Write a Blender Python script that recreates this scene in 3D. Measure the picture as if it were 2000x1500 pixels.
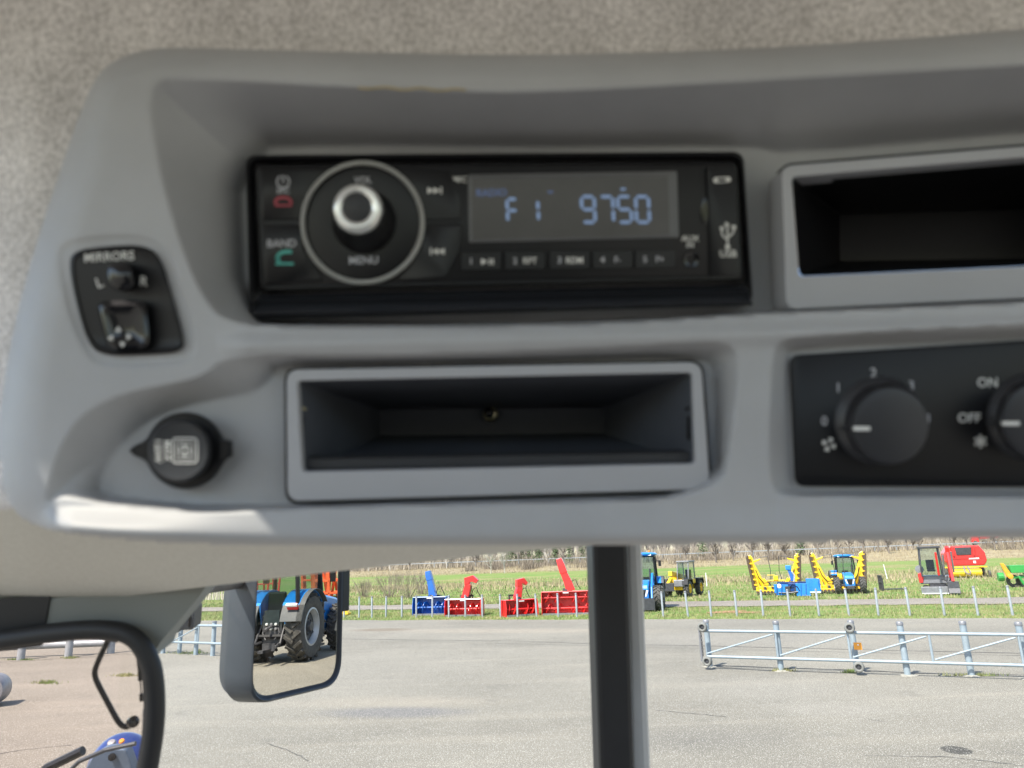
import bpy, math, random
import numpy as np
from mathutils import Matrix, Vector, Euler

# ------------------------------------------------------------------ camera, sky, sun, exposure
for o in list(bpy.data.objects):
    bpy.data.objects.remove(o)
scene = bpy.context.scene
COL = scene.collection
R = math.radians
FPX, HCAM = 1400.0, 2.75
CAM = Matrix.Translation((0, 0, HCAM)) @ Matrix.Rotation(R(104), 4, 'X') @ Matrix.Rotation(R(-2.06), 4, 'Z')
cd = bpy.data.cameras.new('camera')
cam = bpy.data.objects.new('camera', cd)
COL.objects.link(cam)
cam.matrix_world = CAM
cd.sensor_width = 36
cd.lens = FPX / 2000 * 36
cd.clip_start = 0.02
cd.clip_end = 3000
cd.dof.use_dof = True
cd.dof.focus_distance = 22
cd.dof.aperture_fstop = 11.5
scene.camera = cam

SUN_EL, SUN_AZ = R(55), (-0.66, -0.75)          # SUN_AZ points towards the sun
sv = Vector((SUN_AZ[0], SUN_AZ[1], 0)).normalized() * math.cos(SUN_EL) + Vector((0, 0, math.sin(SUN_EL)))
world = bpy.data.worlds.new('World')
scene.world = world
world.use_nodes = True
wn = world.node_tree
bg = wn.nodes['Background']
sky = wn.nodes.new('ShaderNodeTexSky')
sky.sky_type = 'NISHITA'
sky.sun_disc = False
sky.sun_elevation = SUN_EL
sky.sun_rotation = math.atan2(SUN_AZ[0], SUN_AZ[1])
wn.links.new(sky.outputs[0], bg.inputs[0])
bg.inputs[1].default_value = 0.15
sl = bpy.data.lights.new('sun', 'SUN')
sl.energy = 4.5
sl.angle = R(0.55)
sl.color = (1.0, 0.955, 0.88)
so = bpy.data.objects.new('sun', sl)
COL.objects.link(so)
so.rotation_euler = sv.to_track_quat('Z', 'Y').to_euler()
so.location = (0, 0, 40)
vs = scene.view_settings
vs.view_transform = 'Standard'
vs.look = 'None'
vs.exposure = 1.15
vs.gamma = 1
vs.use_curve_mapping = False
scene.cycles.max_bounces = 10
scene.cycles.diffuse_bounces = 5
scene.cycles.transparent_max_bounces = 12

# ------------------------------------------------------------------ helpers
random.seed(7)
rng = np.random.default_rng(7)
C3 = CAM.to_3x3()

def ray(u, v):
    return C3 @ Vector(((u - 1000) / FPX, -(v - 750) / FPX, -1))

def ground(u, v, z=0.0):
    r = ray(u, v)
    t = (z - HCAM) / r.z
    return Vector((0, 0, HCAM)) + r * t

def atd(u, v, depth):                       # photo measure -> point at a given distance along the lens axis
    return Vector((0, 0, HCAM)) + ray(u, v) * depth

E1, E2 = Vector((0.921, -0.39, 0)), Vector((0.39, 0.921, 0))    # along the fence / away from it
def G(a, s, z=0.0):
    p = E1 * a + E2 * s
    return Vector((p.x, p.y, z))

class MB:
    def __init__(self):
        self.v, self.f = [], []
    def add(self, vs_, fs_, M=None):
        n = len(self.v)
        if M is not None:
            vs_ = [M @ Vector(p) for p in vs_]
        self.v += [tuple(p) for p in vs_]
        self.f += [tuple(i + n for i in f) for f in fs_]
        return self
    def box(self, c, s, M=None, rot=None):
        x, y, z = s[0] / 2, s[1] / 2, s[2] / 2
        p = [(-x, -y, -z), (x, -y, -z), (x, y, -z), (-x, y, -z), (-x, -y, z), (x, -y, z), (x, y, z), (-x, y, z)]
        T = Matrix.Translation(c)
        if rot:
            T = T @ Euler([R(a) for a in rot]).to_matrix().to_4x4()
        if M is not None:
            T = M @ T
        return self.add(p, [(0, 3, 2, 1), (4, 5, 6, 7), (0, 1, 5, 4), (1, 2, 6, 5), (2, 3, 7, 6), (3, 0, 4, 7)], T)
    def ext(self, poly, a, b, ax='x', M=None):
        n = len(poly)
        def mk(p, t):
            return {'x': (t, p[0], p[1]), 'y': (p[0], t, p[1]), 'z': (p[0], p[1], t)}[ax]
        vs_ = [mk(p, a) for p in poly] + [mk(p, b) for p in poly]
        fs_ = [tuple(range(n))[::-1], tuple(range(n, 2 * n))] + [(i, (i + 1) % n, n + (i + 1) % n, n + i) for i in range(n)]
        return self.add(vs_, fs_, M)
    def tube(self, pts, r, n=8, M=None, cap=True):
        pts = [Vector(p) for p in pts]
        rs = r if isinstance(r, (list, tuple)) else [r] * len(pts)
        vs_, fs_ = [], []
        up = None
        for i, p in enumerate(pts):
            d = (pts[min(i + 1, len(pts) - 1)] - pts[max(i - 1, 0)]).normalized()
            if up is None:
                up = Vector((0, 0, 1)) if abs(d.z) < 0.9 else Vector((1, 0, 0))
            s_ = d.cross(up)
            if s_.length < 1e-6:
                s_ = d.cross(Vector((0, 1, 0)))
            s_.normalize()
            up = s_.cross(d).normalized()
            for k in range(n):
                a = 2 * math.pi * k / n
                vs_.append(p + (s_ * math.cos(a) + up * math.sin(a)) * rs[i])
        for i in range(len(pts) - 1):
            for k in range(n):
                k2 = (k + 1) % n
                fs_.append((i * n + k, i * n + k2, (i + 1) * n + k2, (i + 1) * n + k))
        if cap:
            fs_.append(tuple(range(n))[::-1])
            fs_.append(tuple((len(pts) - 1) * n + k for k in range(n)))
        return self.add(vs_, fs_, M)
    def rect(self, pts, ws, ds, M=None):     # rectangular-section duct along a path in the x-z plane
        pts = [Vector(p) for p in pts]
        vs_, fs_ = [], []
        for i, p in enumerate(pts):
            d = (pts[min(i + 1, len(pts) - 1)] - pts[max(i - 1, 0)]).normalized()
            yv = Vector((0, 1, 0))
            xv = yv.cross(d).normalized()
            w, dp = ws[i] / 2, ds[i] / 2
            vs_ += [p - xv * w - yv * dp, p + xv * w - yv * dp, p + xv * w + yv * dp, p - xv * w + yv * dp]
        for i in range(len(pts) - 1):
            for k in range(4):
                k2 = (k + 1) % 4
                fs_.append((i * 4 + k, i * 4 + k2, i * 4 + 4 + k2, i * 4 + 4 + k))
        m = (len(pts) - 1) * 4
        fs_ += [(3, 2, 1, 0), (m, m + 1, m + 2, m + 3)]
        return self.add(vs_, fs_, M)
    def lathe(self, prof, n=24, M=None, close=False):     # profile of (radius, height) about local z
        vs_, fs_ = [], []
        for r, h in prof:
            for k in range(n):
                a = 2 * math.pi * k / n
                vs_.append((r * math.cos(a), r * math.sin(a), h))
        m = len(prof)
        for i in range(m if close else m - 1):
            j = (i + 1) % m
            for k in range(n):
                k2 = (k + 1) % n
                fs_.append((i * n + k, i * n + k2, j * n + k2, j * n + k))
        if not close:
            if prof[0][0] > 1e-6:
                fs_.append(tuple(range(n))[::-1])
            if prof[-1][0] > 1e-6:
                fs_.append(tuple((m - 1) * n + k for k in range(n)))
        return self.add(vs_, fs_, M)
    def build(self, name, mat, parent=None, smooth=0, bevel=0, off=None, seg=2):
        me = bpy.data.meshes.new(name)
        v = self.v
        if off is None and parent is not None and parent.name in OFFS:
            off = OFFS[parent.name]
        if off is not None:
            v = [(p[0] - off[0], p[1] - off[1], p[2] - off[2]) for p in v]
        me.from_pydata(v, [], self.f)
        me.materials.append(mat)
        me.update()
        if smooth:
            me.polygons.foreach_set('use_smooth', [True] * len(me.polygons))
            me.set_sharp_from_angle(angle=R(smooth))
        o = bpy.data.objects.new(name, me)
        COL.objects.link(o)
        if parent is not None:
            o.parent = parent
        if bevel:
            b = o.modifiers.new('bevel', 'BEVEL')
            b.width = bevel
            b.segments = seg
            b.limit_method = 'ANGLE'
            b.angle_limit = R(35)
        return o

OFFS = {}
def tag(o, label, cat, group=None):
    o['label'] = label
    o['category'] = cat
    if group:
        o['group'] = group
    return o
def thing(name, label, cat, loc=(0, 0, 0), rz=0.0, group=None):
    o = bpy.data.objects.new(name, None)
    COL.objects.link(o)
    o.empty_display_size = 0.2
    o.location = loc
    o.rotation_euler = (0, 0, rz)
    return tag(o, label, cat, group)
def struct(o):
    o['kind'] = 'structure'
    return o
def dup(root, loc, rz, label, group=None, scale=None):
    def cp(o, par):
        c = o.copy()
        COL.objects.link(c)
        c.parent = par
        for ch in list(o.children):
            cp(ch, c)
        return c
    r = cp(root, None)
    r.location = loc
    r.rotation_euler = (0, 0, rz)
    if scale:
        r.scale = (scale,) * 3
    r['label'] = label
    if group:
        r['group'] = group
    elif 'group' in r:
        del r['group']
    return r
def dirz(d):
    """matrix whose local z points along d"""
    return Vector(d).to_track_quat('Z', 'Y').to_matrix().to_4x4()
def RX(loc):      # lathe axis along world x at loc
    return Matrix.Translation(loc) @ Matrix.Rotation(R(90), 4, 'Y')

# ------------------------------------------------------------------ materials
MATS = {}
def mat(name, col, rough=0.5, metal=0.0, var=0.12, scale=6.0, col2=None, bump=0.0, bscale=200.0, spec=0.5, coat=0.0, emit=None, es=1.0, detail=5, contrast=None):
    if name in MATS:
        return MATS[name]
    m = bpy.data.materials.new(name)
    m.use_nodes = True
    nt = m.node_tree
    b = nt.nodes['Principled BSDF']
    geo = nt.nodes.new('ShaderNodeNewGeometry')
    nz = nt.nodes.new('ShaderNodeTexNoise')
    nz.inputs['Scale'].default_value = scale
    nz.inputs['Detail'].default_value = detail
    nz.inputs['Roughness'].default_value = 0.62
    nt.links.new(geo.outputs['Position'], nz.inputs['Vector'])
    rp = nt.nodes.new('ShaderNodeValToRGB')
    lo, hi = contrast or (0.3, 0.7)
    rp.color_ramp.elements[0].position = lo
    rp.color_ramp.elements[1].position = hi
    c2 = col2 or tuple(min(1, c * (1 + var)) for c in col)
    c1 = col if col2 else tuple(c * (1 - var) for c in col)
    rp.color_ramp.elements[0].color = (*c1, 1)
    rp.color_ramp.elements[1].color = (*c2, 1)
    nt.links.new(nz.outputs['Fac'], rp.inputs['Fac'])
    nt.links.new(rp.outputs['Color'], b.inputs['Base Color'])
    b.inputs['Roughness'].default_value = rough
    b.inputs['Metallic'].default_value = metal
    b.inputs['Specular IOR Level'].default_value = spec
    if coat:
        b.inputs['Coat Weight'].default_value = coat
        b.inputs['Coat Roughness'].default_value = 0.1
    if bump:
        n2 = nt.nodes.new('ShaderNodeTexNoise')
        n2.inputs['Scale'].default_value = bscale
        n2.inputs['Detail'].default_value = 3
        nt.links.new(geo.outputs['Position'], n2.inputs['Vector'])
        bp = nt.nodes.new('ShaderNodeBump')
        bp.inputs['Strength'].default_value = bump
        bp.inputs['Distance'].default_value = 1.0 / bscale
        nt.links.new(n2.outputs['Fac'], bp.inputs['Height'])
        nt.links.new(bp.outputs['Normal'], b.inputs['Normal'])
    if emit:
        b.inputs['Emission Color'].default_value = (*emit, 1)
        b.inputs['Emission Strength'].default_value = es
    MATS[name] = m
    return m

def glass(name, tint, refl=1.0):
    m = bpy.data.materials.new(name)
    m.use_nodes = True
    nt = m.node_tree
    nt.nodes.remove(nt.nodes['Principled BSDF'])
    out = nt.nodes['Material Output']
    tr = nt.nodes.new('ShaderNodeBsdfTransparent')
    tr.inputs['Color'].default_value = (*tint, 1)
    gl = nt.nodes.new('ShaderNodeBsdfGlossy')
    gl.inputs['Roughness'].default_value = 0.02
    gl.inputs['Color'].default_value = (refl, refl, refl, 1)
    fr = nt.nodes.new('ShaderNodeFresnel')
    fr.inputs['IOR'].default_value = 1.35
    mx = nt.nodes.new('ShaderNodeMixShader')
    nt.links.new(fr.outputs[0], mx.inputs[0])
    nt.links.new(tr.outputs[0], mx.inputs[1])
    nt.links.new(gl.outputs[0], mx.inputs[2])
    nt.links.new(mx.outputs[0], out.inputs[0])
    MATS[name] = m
    return m

M_plastic = mat('console_plastic', (0.428, 0.43, 0.444), 0.5, var=0.06, scale=16, bump=0.3, bscale=1700)
M_plastic2 = mat('tray_plastic', (0.405, 0.408, 0.43), 0.45, var=0.04, scale=12, bump=0.1, bscale=2600)
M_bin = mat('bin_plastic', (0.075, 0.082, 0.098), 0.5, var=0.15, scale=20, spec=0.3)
M_dark = mat('dark_plastic', (0.03, 0.031, 0.035), 0.5, var=0.15, scale=20, bump=0.1, bscale=2500)
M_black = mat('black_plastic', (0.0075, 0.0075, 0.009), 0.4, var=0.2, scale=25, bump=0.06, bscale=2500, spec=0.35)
M_black2 = mat('black_button', (0.0095, 0.0095, 0.011), 0.34, var=0.2, scale=30, spec=0.35)
M_gloss = mat('gloss_black', (0.01, 0.01, 0.012), 0.12, var=0.2, scale=30)
M_knob = mat('grey_knob', (0.03, 0.03, 0.034), 0.4, var=0.15, scale=25)
M_chrome = mat('chrome', (0.85, 0.85, 0.83), 0.22, 0.6, var=0.05, scale=40)
M_ring = mat('satin_ring', (0.68, 0.68, 0.65), 0.35, 0.45, var=0.05, scale=30)
M_print = mat('white_print', (0.72, 0.71, 0.68), 0.6, var=0.08, scale=60)
M_printg = mat('grey_print', (0.48, 0.48, 0.51), 0.6, var=0.08, scale=60)
M_red_p = mat('red_print', (0.36, 0.05, 0.07), 0.6, var=0.1, scale=60)
M_green_p = mat('green_print', (0.08, 0.42, 0.36), 0.6, var=0.1, scale=60)
M_lcd = mat('lcd_glass', (0.065, 0.06, 0.06), 0.3, var=0.15, scale=30)
M_lcdrim = mat('lcd_rim', (0.11, 0.11, 0.115), 0.35, var=0.1, scale=30)
M_seg = mat('lcd_segment', (0.14, 0.18, 0.26), 0.5, emit=(0.24, 0.37, 0.62), es=0.2)
M_seg2 = mat('lcd_segment_dim', (0.06, 0.08, 0.14), 0.5, emit=(0.2, 0.3, 0.6), es=0.12)
M_brass = mat('brass', (0.6, 0.55, 0.35), 0.3, 1.0)
M_rubber = mat('rubber_seal', (0.014, 0.014, 0.016), 0.55, var=0.2, scale=25, bump=0.1, bscale=900)
M_trim = mat('pillar_trim', (0.2, 0.21, 0.2), 0.6, var=0.06, scale=12, bump=0.1, bscale=1500)
M_post = mat('grey_post_paint', (0.48, 0.48, 0.485), 0.3, 0.0, var=0.06, scale=8, bump=0.05, bscale=300)
M_mhouse = mat('mirror_shell', (0.036, 0.042, 0.05), 0.42, var=0.15, scale=14, bump=0.25, bscale=1100)
M_roofp = mat('roof_paint', (0.6, 0.6, 0.6), 0.4)
M_bluep = mat('blue_paint', (0.014, 0.19, 0.56), 0.32, var=0.12, scale=5, coat=0.4)
M_bluep2 = mat('deep_blue_paint', (0.006, 0.1, 0.4), 0.35, var=0.12, scale=5, coat=0.4)
M_redp = mat('red_paint', (0.58, 0.02, 0.018), 0.36, var=0.14, scale=4, coat=0.3)
M_redd = mat('worn_red_paint', (0.5, 0.022, 0.018), 0.5, var=0.25, scale=7)
M_orange2 = mat('amber_paint', (0.8, 0.3, 0.02), 0.45, var=0.15, scale=5)
M_orange = mat('orange_paint', (0.62, 0.1, 0.03), 0.45, var=0.2, scale=5)
M_yel = mat('yellow_paint', (0.7, 0.44, 0.012), 0.4, var=0.15, scale=4, coat=0.2)
M_green = mat('green_paint', (0.03, 0.26, 0.05), 0.4, var=0.15, scale=4)
M_steel = mat('dark_steel', (0.05, 0.05, 0.055), 0.5, 0.3, var=0.35, scale=8)
M_grey = mat('grey_metal', (0.2, 0.2, 0.21), 0.45, 0.3, var=0.2, scale=6)
M_rust = mat('rubber_skirt', (0.07, 0.045, 0.03), 0.8, var=0.35, scale=10)
M_tyre = mat('tyre_rubber', (0.03, 0.029, 0.028), 0.8, var=0.4, scale=9, col2=(0.09, 0.085, 0.075))
M_hub = mat('hub_steel', (0.06, 0.06, 0.065), 0.5, 0.2, var=0.2)
M_fend = mat('fender_plastic', (0.075, 0.08, 0.082), 0.6, var=0.15)
M_rim = mat('rim_paint', (0.42, 0.44, 0.46), 0.4, 0.2, var=0.08, scale=8)
M_galv = mat('galvanised_pipe', (0.28, 0.3, 0.315), 0.45, 0.2, var=0.14, scale=9)
M_galvb = mat('pale_blue_pipe', (0.25, 0.3, 0.33), 0.5, 0.1, var=0.12, scale=8)
M_conc = mat('concrete', (0.27, 0.255, 0.215), 0.9, var=0.2, scale=14, bump=0.4, bscale=60)
M_lamp = mat('lamp_lens', (0.75, 0.75, 0.75), 0.15, var=0.05)
M_tail = mat('tail_lens', (0.6, 0.03, 0.03), 0.2, var=0.1)
M_amber = mat('amber_lens', (0.7, 0.22, 0.02), 0.25, var=0.1)
M_white = mat('white_paint', (0.75, 0.75, 0.73), 0.5, var=0.06)
M_tagor = mat('orange_tag', (0.8, 0.3, 0.02), 0.5, var=0.08)
M_bark = mat('bark', (0.17, 0.145, 0.12), 0.9, var=0.35, scale=3)
M_bark2 = mat('pale_bark', (0.4, 0.37, 0.32), 0.9, var=0.3, scale=3)
M_twig = mat('shrub_twig', (0.2, 0.165, 0.125), 0.9, var=0.35, scale=3)
M_pine = mat('conifer_green', (0.06, 0.1, 0.03), 0.85, var=0.4, scale=2)
M_blade = mat('grass_blade', (0.115, 0.18, 0.04), 0.8, scale=0.8, col2=(0.26, 0.24, 0.1), contrast=(.4, .64))
M_dryb = mat('dry_stalk', (0.25, 0.2, 0.11), 0.9, scale=1.2, col2=(0.36, 0.3, 0.185))
M_stake = mat('weathered_wood', (0.4, 0.36, 0.29), 0.9, var=0.3, scale=12)
G_side = glass('side_glass', (0.97, 0.98, 0.97))
G_front = glass('tinted_glass', (0.98, 0.87, 0.82))
G_veh = glass('vehicle_glass', (0.6, 0.72, 0.72))
M_mirror = mat('mirror_silver', (0.88, 0.845, 0.77), 0.0, 1.0, var=0.01)

def felt():
    m = mat('headliner_felt', (0.53, 0.5, 0.485), 0.95, scale=560, col2=(0.87, 0.83, 0.815), bump=0.6, bscale=900, detail=3, contrast=(0.36, 0.64), spec=0.1)
    nt = m.node_tree
    b = nt.nodes['Principled BSDF']
    old = b.inputs['Base Color'].links[0].from_socket
    n = nt.nodes.new('ShaderNodeTexNoise')
    n.inputs['Scale'].default_value = 30
    n.inputs['Detail'].default_value = 5
    geo = nt.nodes.new('ShaderNodeNewGeometry')
    nt.links.new(geo.outputs['Position'], n.inputs['Vector'])
    mp = nt.nodes.new('ShaderNodeMapRange')
    mp.inputs[1].default_value = 0.3
    mp.inputs[2].default_value = 0.7
    mp.inputs[3].default_value = 0.86
    mp.inputs[4].default_value = 1.08
    nt.links.new(n.outputs['Fac'], mp.inputs[0])
    mx = nt.nodes.new('ShaderNodeMix')
    mx.data_type = 'RGBA'
    mx.blend_type = 'MULTIPLY'
    mx.inputs[0].default_value = 1
    nt.links.new(old, mx.inputs[6])
    nt.links.new(mp.outputs[0], mx.inputs[7])
    nt.links.new(mx.outputs[2], b.inputs['Base Color'])
    return m
M_felt = felt()
M_felt_lit = mat('headliner_felt_lit', (0.66, 0.645, 0.595), 0.9, scale=420, col2=(0.78, 0.765, 0.715), bump=0.3, bscale=900, detail=3, spec=0.1)  # lower headliner band: window light put into a paler colour

def ramp_mix(nt, fac, c1, c2, lo, hi):
    rp = nt.nodes.new('ShaderNodeValToRGB')
    rp.color_ramp.elements[0].position = lo
    rp.color_ramp.elements[1].position = hi
    rp.color_ramp.elements[0].color = (*c1, 1)
    rp.color_ramp.elements[1].color = (*c2, 1)
    nt.links.new(fac, rp.inputs[0])
    return rp.outputs[0]
def mixc(nt, fac, a, b, mode='MIX'):
    mx = nt.nodes.new('ShaderNodeMix')
    mx.data_type = 'RGBA'
    mx.blend_type = mode
    for s, val in ((0, fac), (6, a), (7, b)):
        if hasattr(val, 'is_output'):
            nt.links.new(val, mx.inputs[s])
        else:
            mx.inputs[s].default_value = val if s == 0 else (*val, 1)
    return mx.outputs[2]
def noise(nt, vec, sc, det=5, rough=0.6, stretch=None):
    n = nt.nodes.new('ShaderNodeTexNoise')
    n.inputs['Scale'].default_value = sc
    n.inputs['Detail'].default_value = det
    n.inputs['Roughness'].default_value = rough
    if stretch:
        mp = nt.nodes.new('ShaderNodeMapping')
        mp.inputs['Rotation'].default_value = (0, 0, stretch[0])
        mp.inputs['Scale'].default_value = stretch[1]
        nt.links.new(vec, mp.inputs['Vector'])
        vec = mp.outputs[0]
    nt.links.new(vec, n.inputs['Vector'])
    return n.outputs['Fac']
def surf(name):
    m = bpy.data.materials.new(name)
    m.use_nodes = True
    nt = m.node_tree
    geo = nt.nodes.new('ShaderNodeNewGeometry')
    return m, nt, nt.nodes['Principled BSDF'], geo.outputs['Position']

def spot(nt, P_, u, v, ru, rv, soft=0.35):
    c, e, g_ = ground(u, v), ground(u + ru, v), ground(u, v - rv)
    rx, ry = (e - c).length, abs(g_.y - c.y)
    mp = nt.nodes.new('ShaderNodeMapping')
    mp.vector_type = 'TEXTURE'
    mp.inputs['Location'].default_value = (c.x, c.y, 0)
    mp.inputs['Rotation'].default_value = (0, 0, math.atan2(e.y - c.y, e.x - c.x))
    mp.inputs['Scale'].default_value = (rx, ry, 1000)
    nt.links.new(P_, mp.inputs['Vector'])
    ln = nt.nodes.new('ShaderNodeVectorMath')
    ln.operation = 'LENGTH'
    nt.links.new(mp.outputs[0], ln.inputs[0])
    ad = nt.nodes.new('ShaderNodeMath')
    ad.operation = 'MULTIPLY_ADD'
    ad.inputs[1].default_value = 1.6 * soft
    nt.links.new(noise(nt, P_, 1.6, 6, 0.7), ad.inputs[0])
    nt.links.new(ln.outputs['Value'], ad.inputs[2])
    mr = nt.nodes.new('ShaderNodeMapRange')
    mr.inputs[1].default_value = 1 + 0.8 * soft + soft
    mr.inputs[2].default_value = 1 + 0.8 * soft - soft
    nt.links.new(ad.outputs[0], mr.inputs[0])
    return mr.outputs[0]
def scaled(nt, f, k):
    m = nt.nodes.new('ShaderNodeMath')
    m.operation = 'MULTIPLY'
    m.inputs[1].default_value = k
    nt.links.new(f, m.inputs[0])
    return m.outputs[0]
def asphalt(name, c_lo, c_hi, dust, spots=()):
    m, nt, b, P = surf(name)
    big = noise(nt, P, 0.16, 6, 0.6)
    base = ramp_mix(nt, big, c_lo, c_hi, 0.35, 0.68)
    streak = noise(nt, P, 0.5, 6, 0.65, (R(23), (0.25, 2.2, 1)))
    base = mixc(nt, ramp_mix(nt, streak, (0, 0, 0), (0.6, 0.6, 0.6), 0.52, 0.75), base, dust)
    for (u, v, ru, rv, soft, k, cc) in spots:
        base = mixc(nt, scaled(nt, spot(nt, P, u, v, ru, rv, soft), k), base, cc)
    ag = noise(nt, P, 75, 2, 0.5)
    base = mixc(nt, 1.0, base, ramp_mix(nt, ag, (0.35, 0.35, 0.36), (1.65, 1.62, 1.56), 0.36, 0.64), 'MULTIPLY')
    vo = nt.nodes.new('ShaderNodeTexVoronoi')
    vo.inputs['Scale'].default_value = 30
    nt.links.new(P, vo.inputs['Vector'])
    base = mixc(nt, ramp_mix(nt, vo.outputs['Distance'], (0.9, 0.9, 0.9), (0, 0, 0), 0.1, 0.34), base, (0.46, 0.44, 0.385))
    dk = noise(nt, P, 1.1, 6, 0.7)
    base = mixc(nt, ramp_mix(nt, dk, (0.35, 0.35, 0.35), (0, 0, 0), 0.28, 0.42), base, (0.08, 0.075, 0.068))
    nt.links.new(base, b.inputs['Base Color'])
    b.inputs['Roughness'].default_value = 0.92
    b.inputs['Specular IOR Level'].default_value = 0.25
    bp = nt.nodes.new('ShaderNodeBump')
    bp.inputs['Strength'].default_value = 0.55
    bp.inputs['Distance'].default_value = 0.012
    nt.links.new(ag, bp.inputs['Height'])
    nt.links.new(bp.outputs[0], b.inputs['Normal'])
    return m
M_asph = asphalt('weathered_asphalt', (0.152, 0.142, 0.118), (0.205, 0.192, 0.16), (0.245, 0.224, 0.182),
    [(760, 1371, 190, 10, .5, .55, (.24, .215, .172)), (770, 1391, 130, 9, .35, .9, (.135, .13, .125)), (1868, 1465, 28, 9, .08, .9, (.045, .043, .038)), (1000, 1232, 260, 4, .5, .6, (.25, .22, .175)),
     (1500, 1345, 130, 22, .5, .5, (.225, .212, .182)), (1620, 1385, 120, 12, .4, .45, (.22, .207, .178)), (745, 1230, 50, 2.5, .4, .7, (.13, .1, .07)), (560, 1320, 260, 30, .6, .35, (.225, .212, .182)), (1420, 1250, 200, 12, .5, .4, (.2, .187, .165)), (1350, 1440, 160, 20, .6, .35, (.115, .11, .1))])
M_patch = asphalt('newer_asphalt', (0.16, 0.155, 0.145), (0.19, 0.185, 0.17), (0.21, 0.2, 0.18))
M_gravel = asphalt('gravel_track', (0.17, 0.148, 0.124), (0.225, 0.2, 0.17), (0.26, 0.23, 0.19))
M_crack = mat('crack_fill', (0.075, 0.07, 0.065), 0.9, var=0.3, scale=5)
M_stain = mat('oil_stain', (0.085, 0.08, 0.075), 0.75, var=0.25, scale=9)
M_dust = mat('dust_patch', (0.36, 0.33, 0.27), 0.95, var=0.2, scale=6, bump=0.4, bscale=90)
M_soil = mat('bare_soil', (0.3, 0.16, 0.08), 0.95, var=0.25, scale=4)

def field_mat():
    m, nt, b, P = surf('meadow')
    sep = nt.nodes.new('ShaderNodeVectorMath')
    sep.operation = 'DOT_PRODUCT'
    sep.inputs[1].default_value = (E2.x, E2.y, 0)
    nt.links.new(P, sep.inputs[0])
    s = sep.outputs['Value']
    wob = noise(nt, P, 0.035, 5, 0.6)
    ma = nt.nodes.new('ShaderNodeMath')
    ma.operation = 'MULTIPLY_ADD'
    ma.inputs[1].default_value = 60
    ma.inputs[2].default_value = -30
    nt.links.new(wob, ma.inputs[0])
    ad = nt.nodes.new('ShaderNodeMath')
    ad.operation = 'ADD'
    nt.links.new(s, ad.inputs[0])
    nt.links.new(ma.outputs[0], ad.inputs[1])
    mr = nt.nodes.new('ShaderNodeMapRange')
    mr.inputs[1].default_value = 150
    mr.inputs[2].default_value = 162
    nt.links.new(ad.outputs[0], mr.inputs[0])
    fine = noise(nt, P, 6, 5, 0.7)
    pat = noise(nt, P, 0.22, 6, 0.65, (R(23), (0.35, 1.6, 1)))
    pat2 = noise(nt, P, 0.07, 4, 0.6, (R(23), (0.5, 1.8, 1)))
    green = ramp_mix(nt, pat, (0.12, 0.2, 0.05), (0.22, 0.225, 0.085), 0.42, 0.66)
    green = mixc(nt, ramp_mix(nt, pat2, (0, 0, 0), (0.75, 0.75, 0.75), 0.52, 0.66), green, (0.24, 0.205, 0.105))
    green = mixc(nt, 1.0, green, ramp_mix(nt, fine, (0.6, 0.6, 0.6), (1.35, 1.35, 1.3), 0.3, 0.7), 'MULTIPLY')
    dry = ramp_mix(nt, noise(nt, P, 0.5, 6, 0.7), (0.2, 0.155, 0.095), (0.3, 0.26, 0.165), 0.35, 0.65)
    colr = mixc(nt, mr.outputs[0], green, dry)
    nt.links.new(colr, b.inputs['Base Color'])
    b.inputs['Roughness'].default_value = 1.0
    b.inputs['Specular IOR Level'].default_value = 0.1
    bp = nt.nodes.new('ShaderNodeBump')
    bp.inputs['Strength'].default_value = 0.7
    bp.inputs['Distance'].default_value = 0.08
    nt.links.new(fine, bp.inputs['Height'])
    nt.links.new(bp.outputs[0], b.inputs['Normal'])
    return m
M_field = field_mat()
# ------------------------------------------------------------------ the ground
def sstep(a, b, x):
    t = max(0.0, min(1.0, (x - a) / (b - a)))
    return t * t * (3 - 2 * t)
def field_h(a, s):
    top = 1.75 + 1.2 * sstep(-30, 60, a)
    h = -0.02 + 0.6 * sstep(80, 150, s) + (top - 0.6) * sstep(152, 192, s)
    if 150 > s > 52:
        h += 0.10 * math.sin(a * 0.31 + s * 0.17) * math.sin(s * 0.23) * sstep(52, 80, s)
    if s > 215:
        h += (s - 215) * 0.02
    return h
mb = MB()
av = [-600, -400, -280] + list(np.arange(-200, 201, 5.0)) + [280, 400, 600]
sv_ = [-400, -150, -60, 0, 20, 30, 34, 38, 42, 46, 52] + list(np.arange(58, 240, 4.0)) + [260, 300, 380, 500, 900]
for s in sv_:
    for a in av:
        mb.v.append(tuple(G(a, s, field_h(a, s))))
na = len(av)
for i in range(len(sv_) - 1):
    for j in range(na - 1):
        mb.f.append((i * na + j, i * na + j + 1, (i + 1) * na + j + 1, (i + 1) * na + j))
struct(mb.build('field', M_field, smooth=60))

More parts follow.
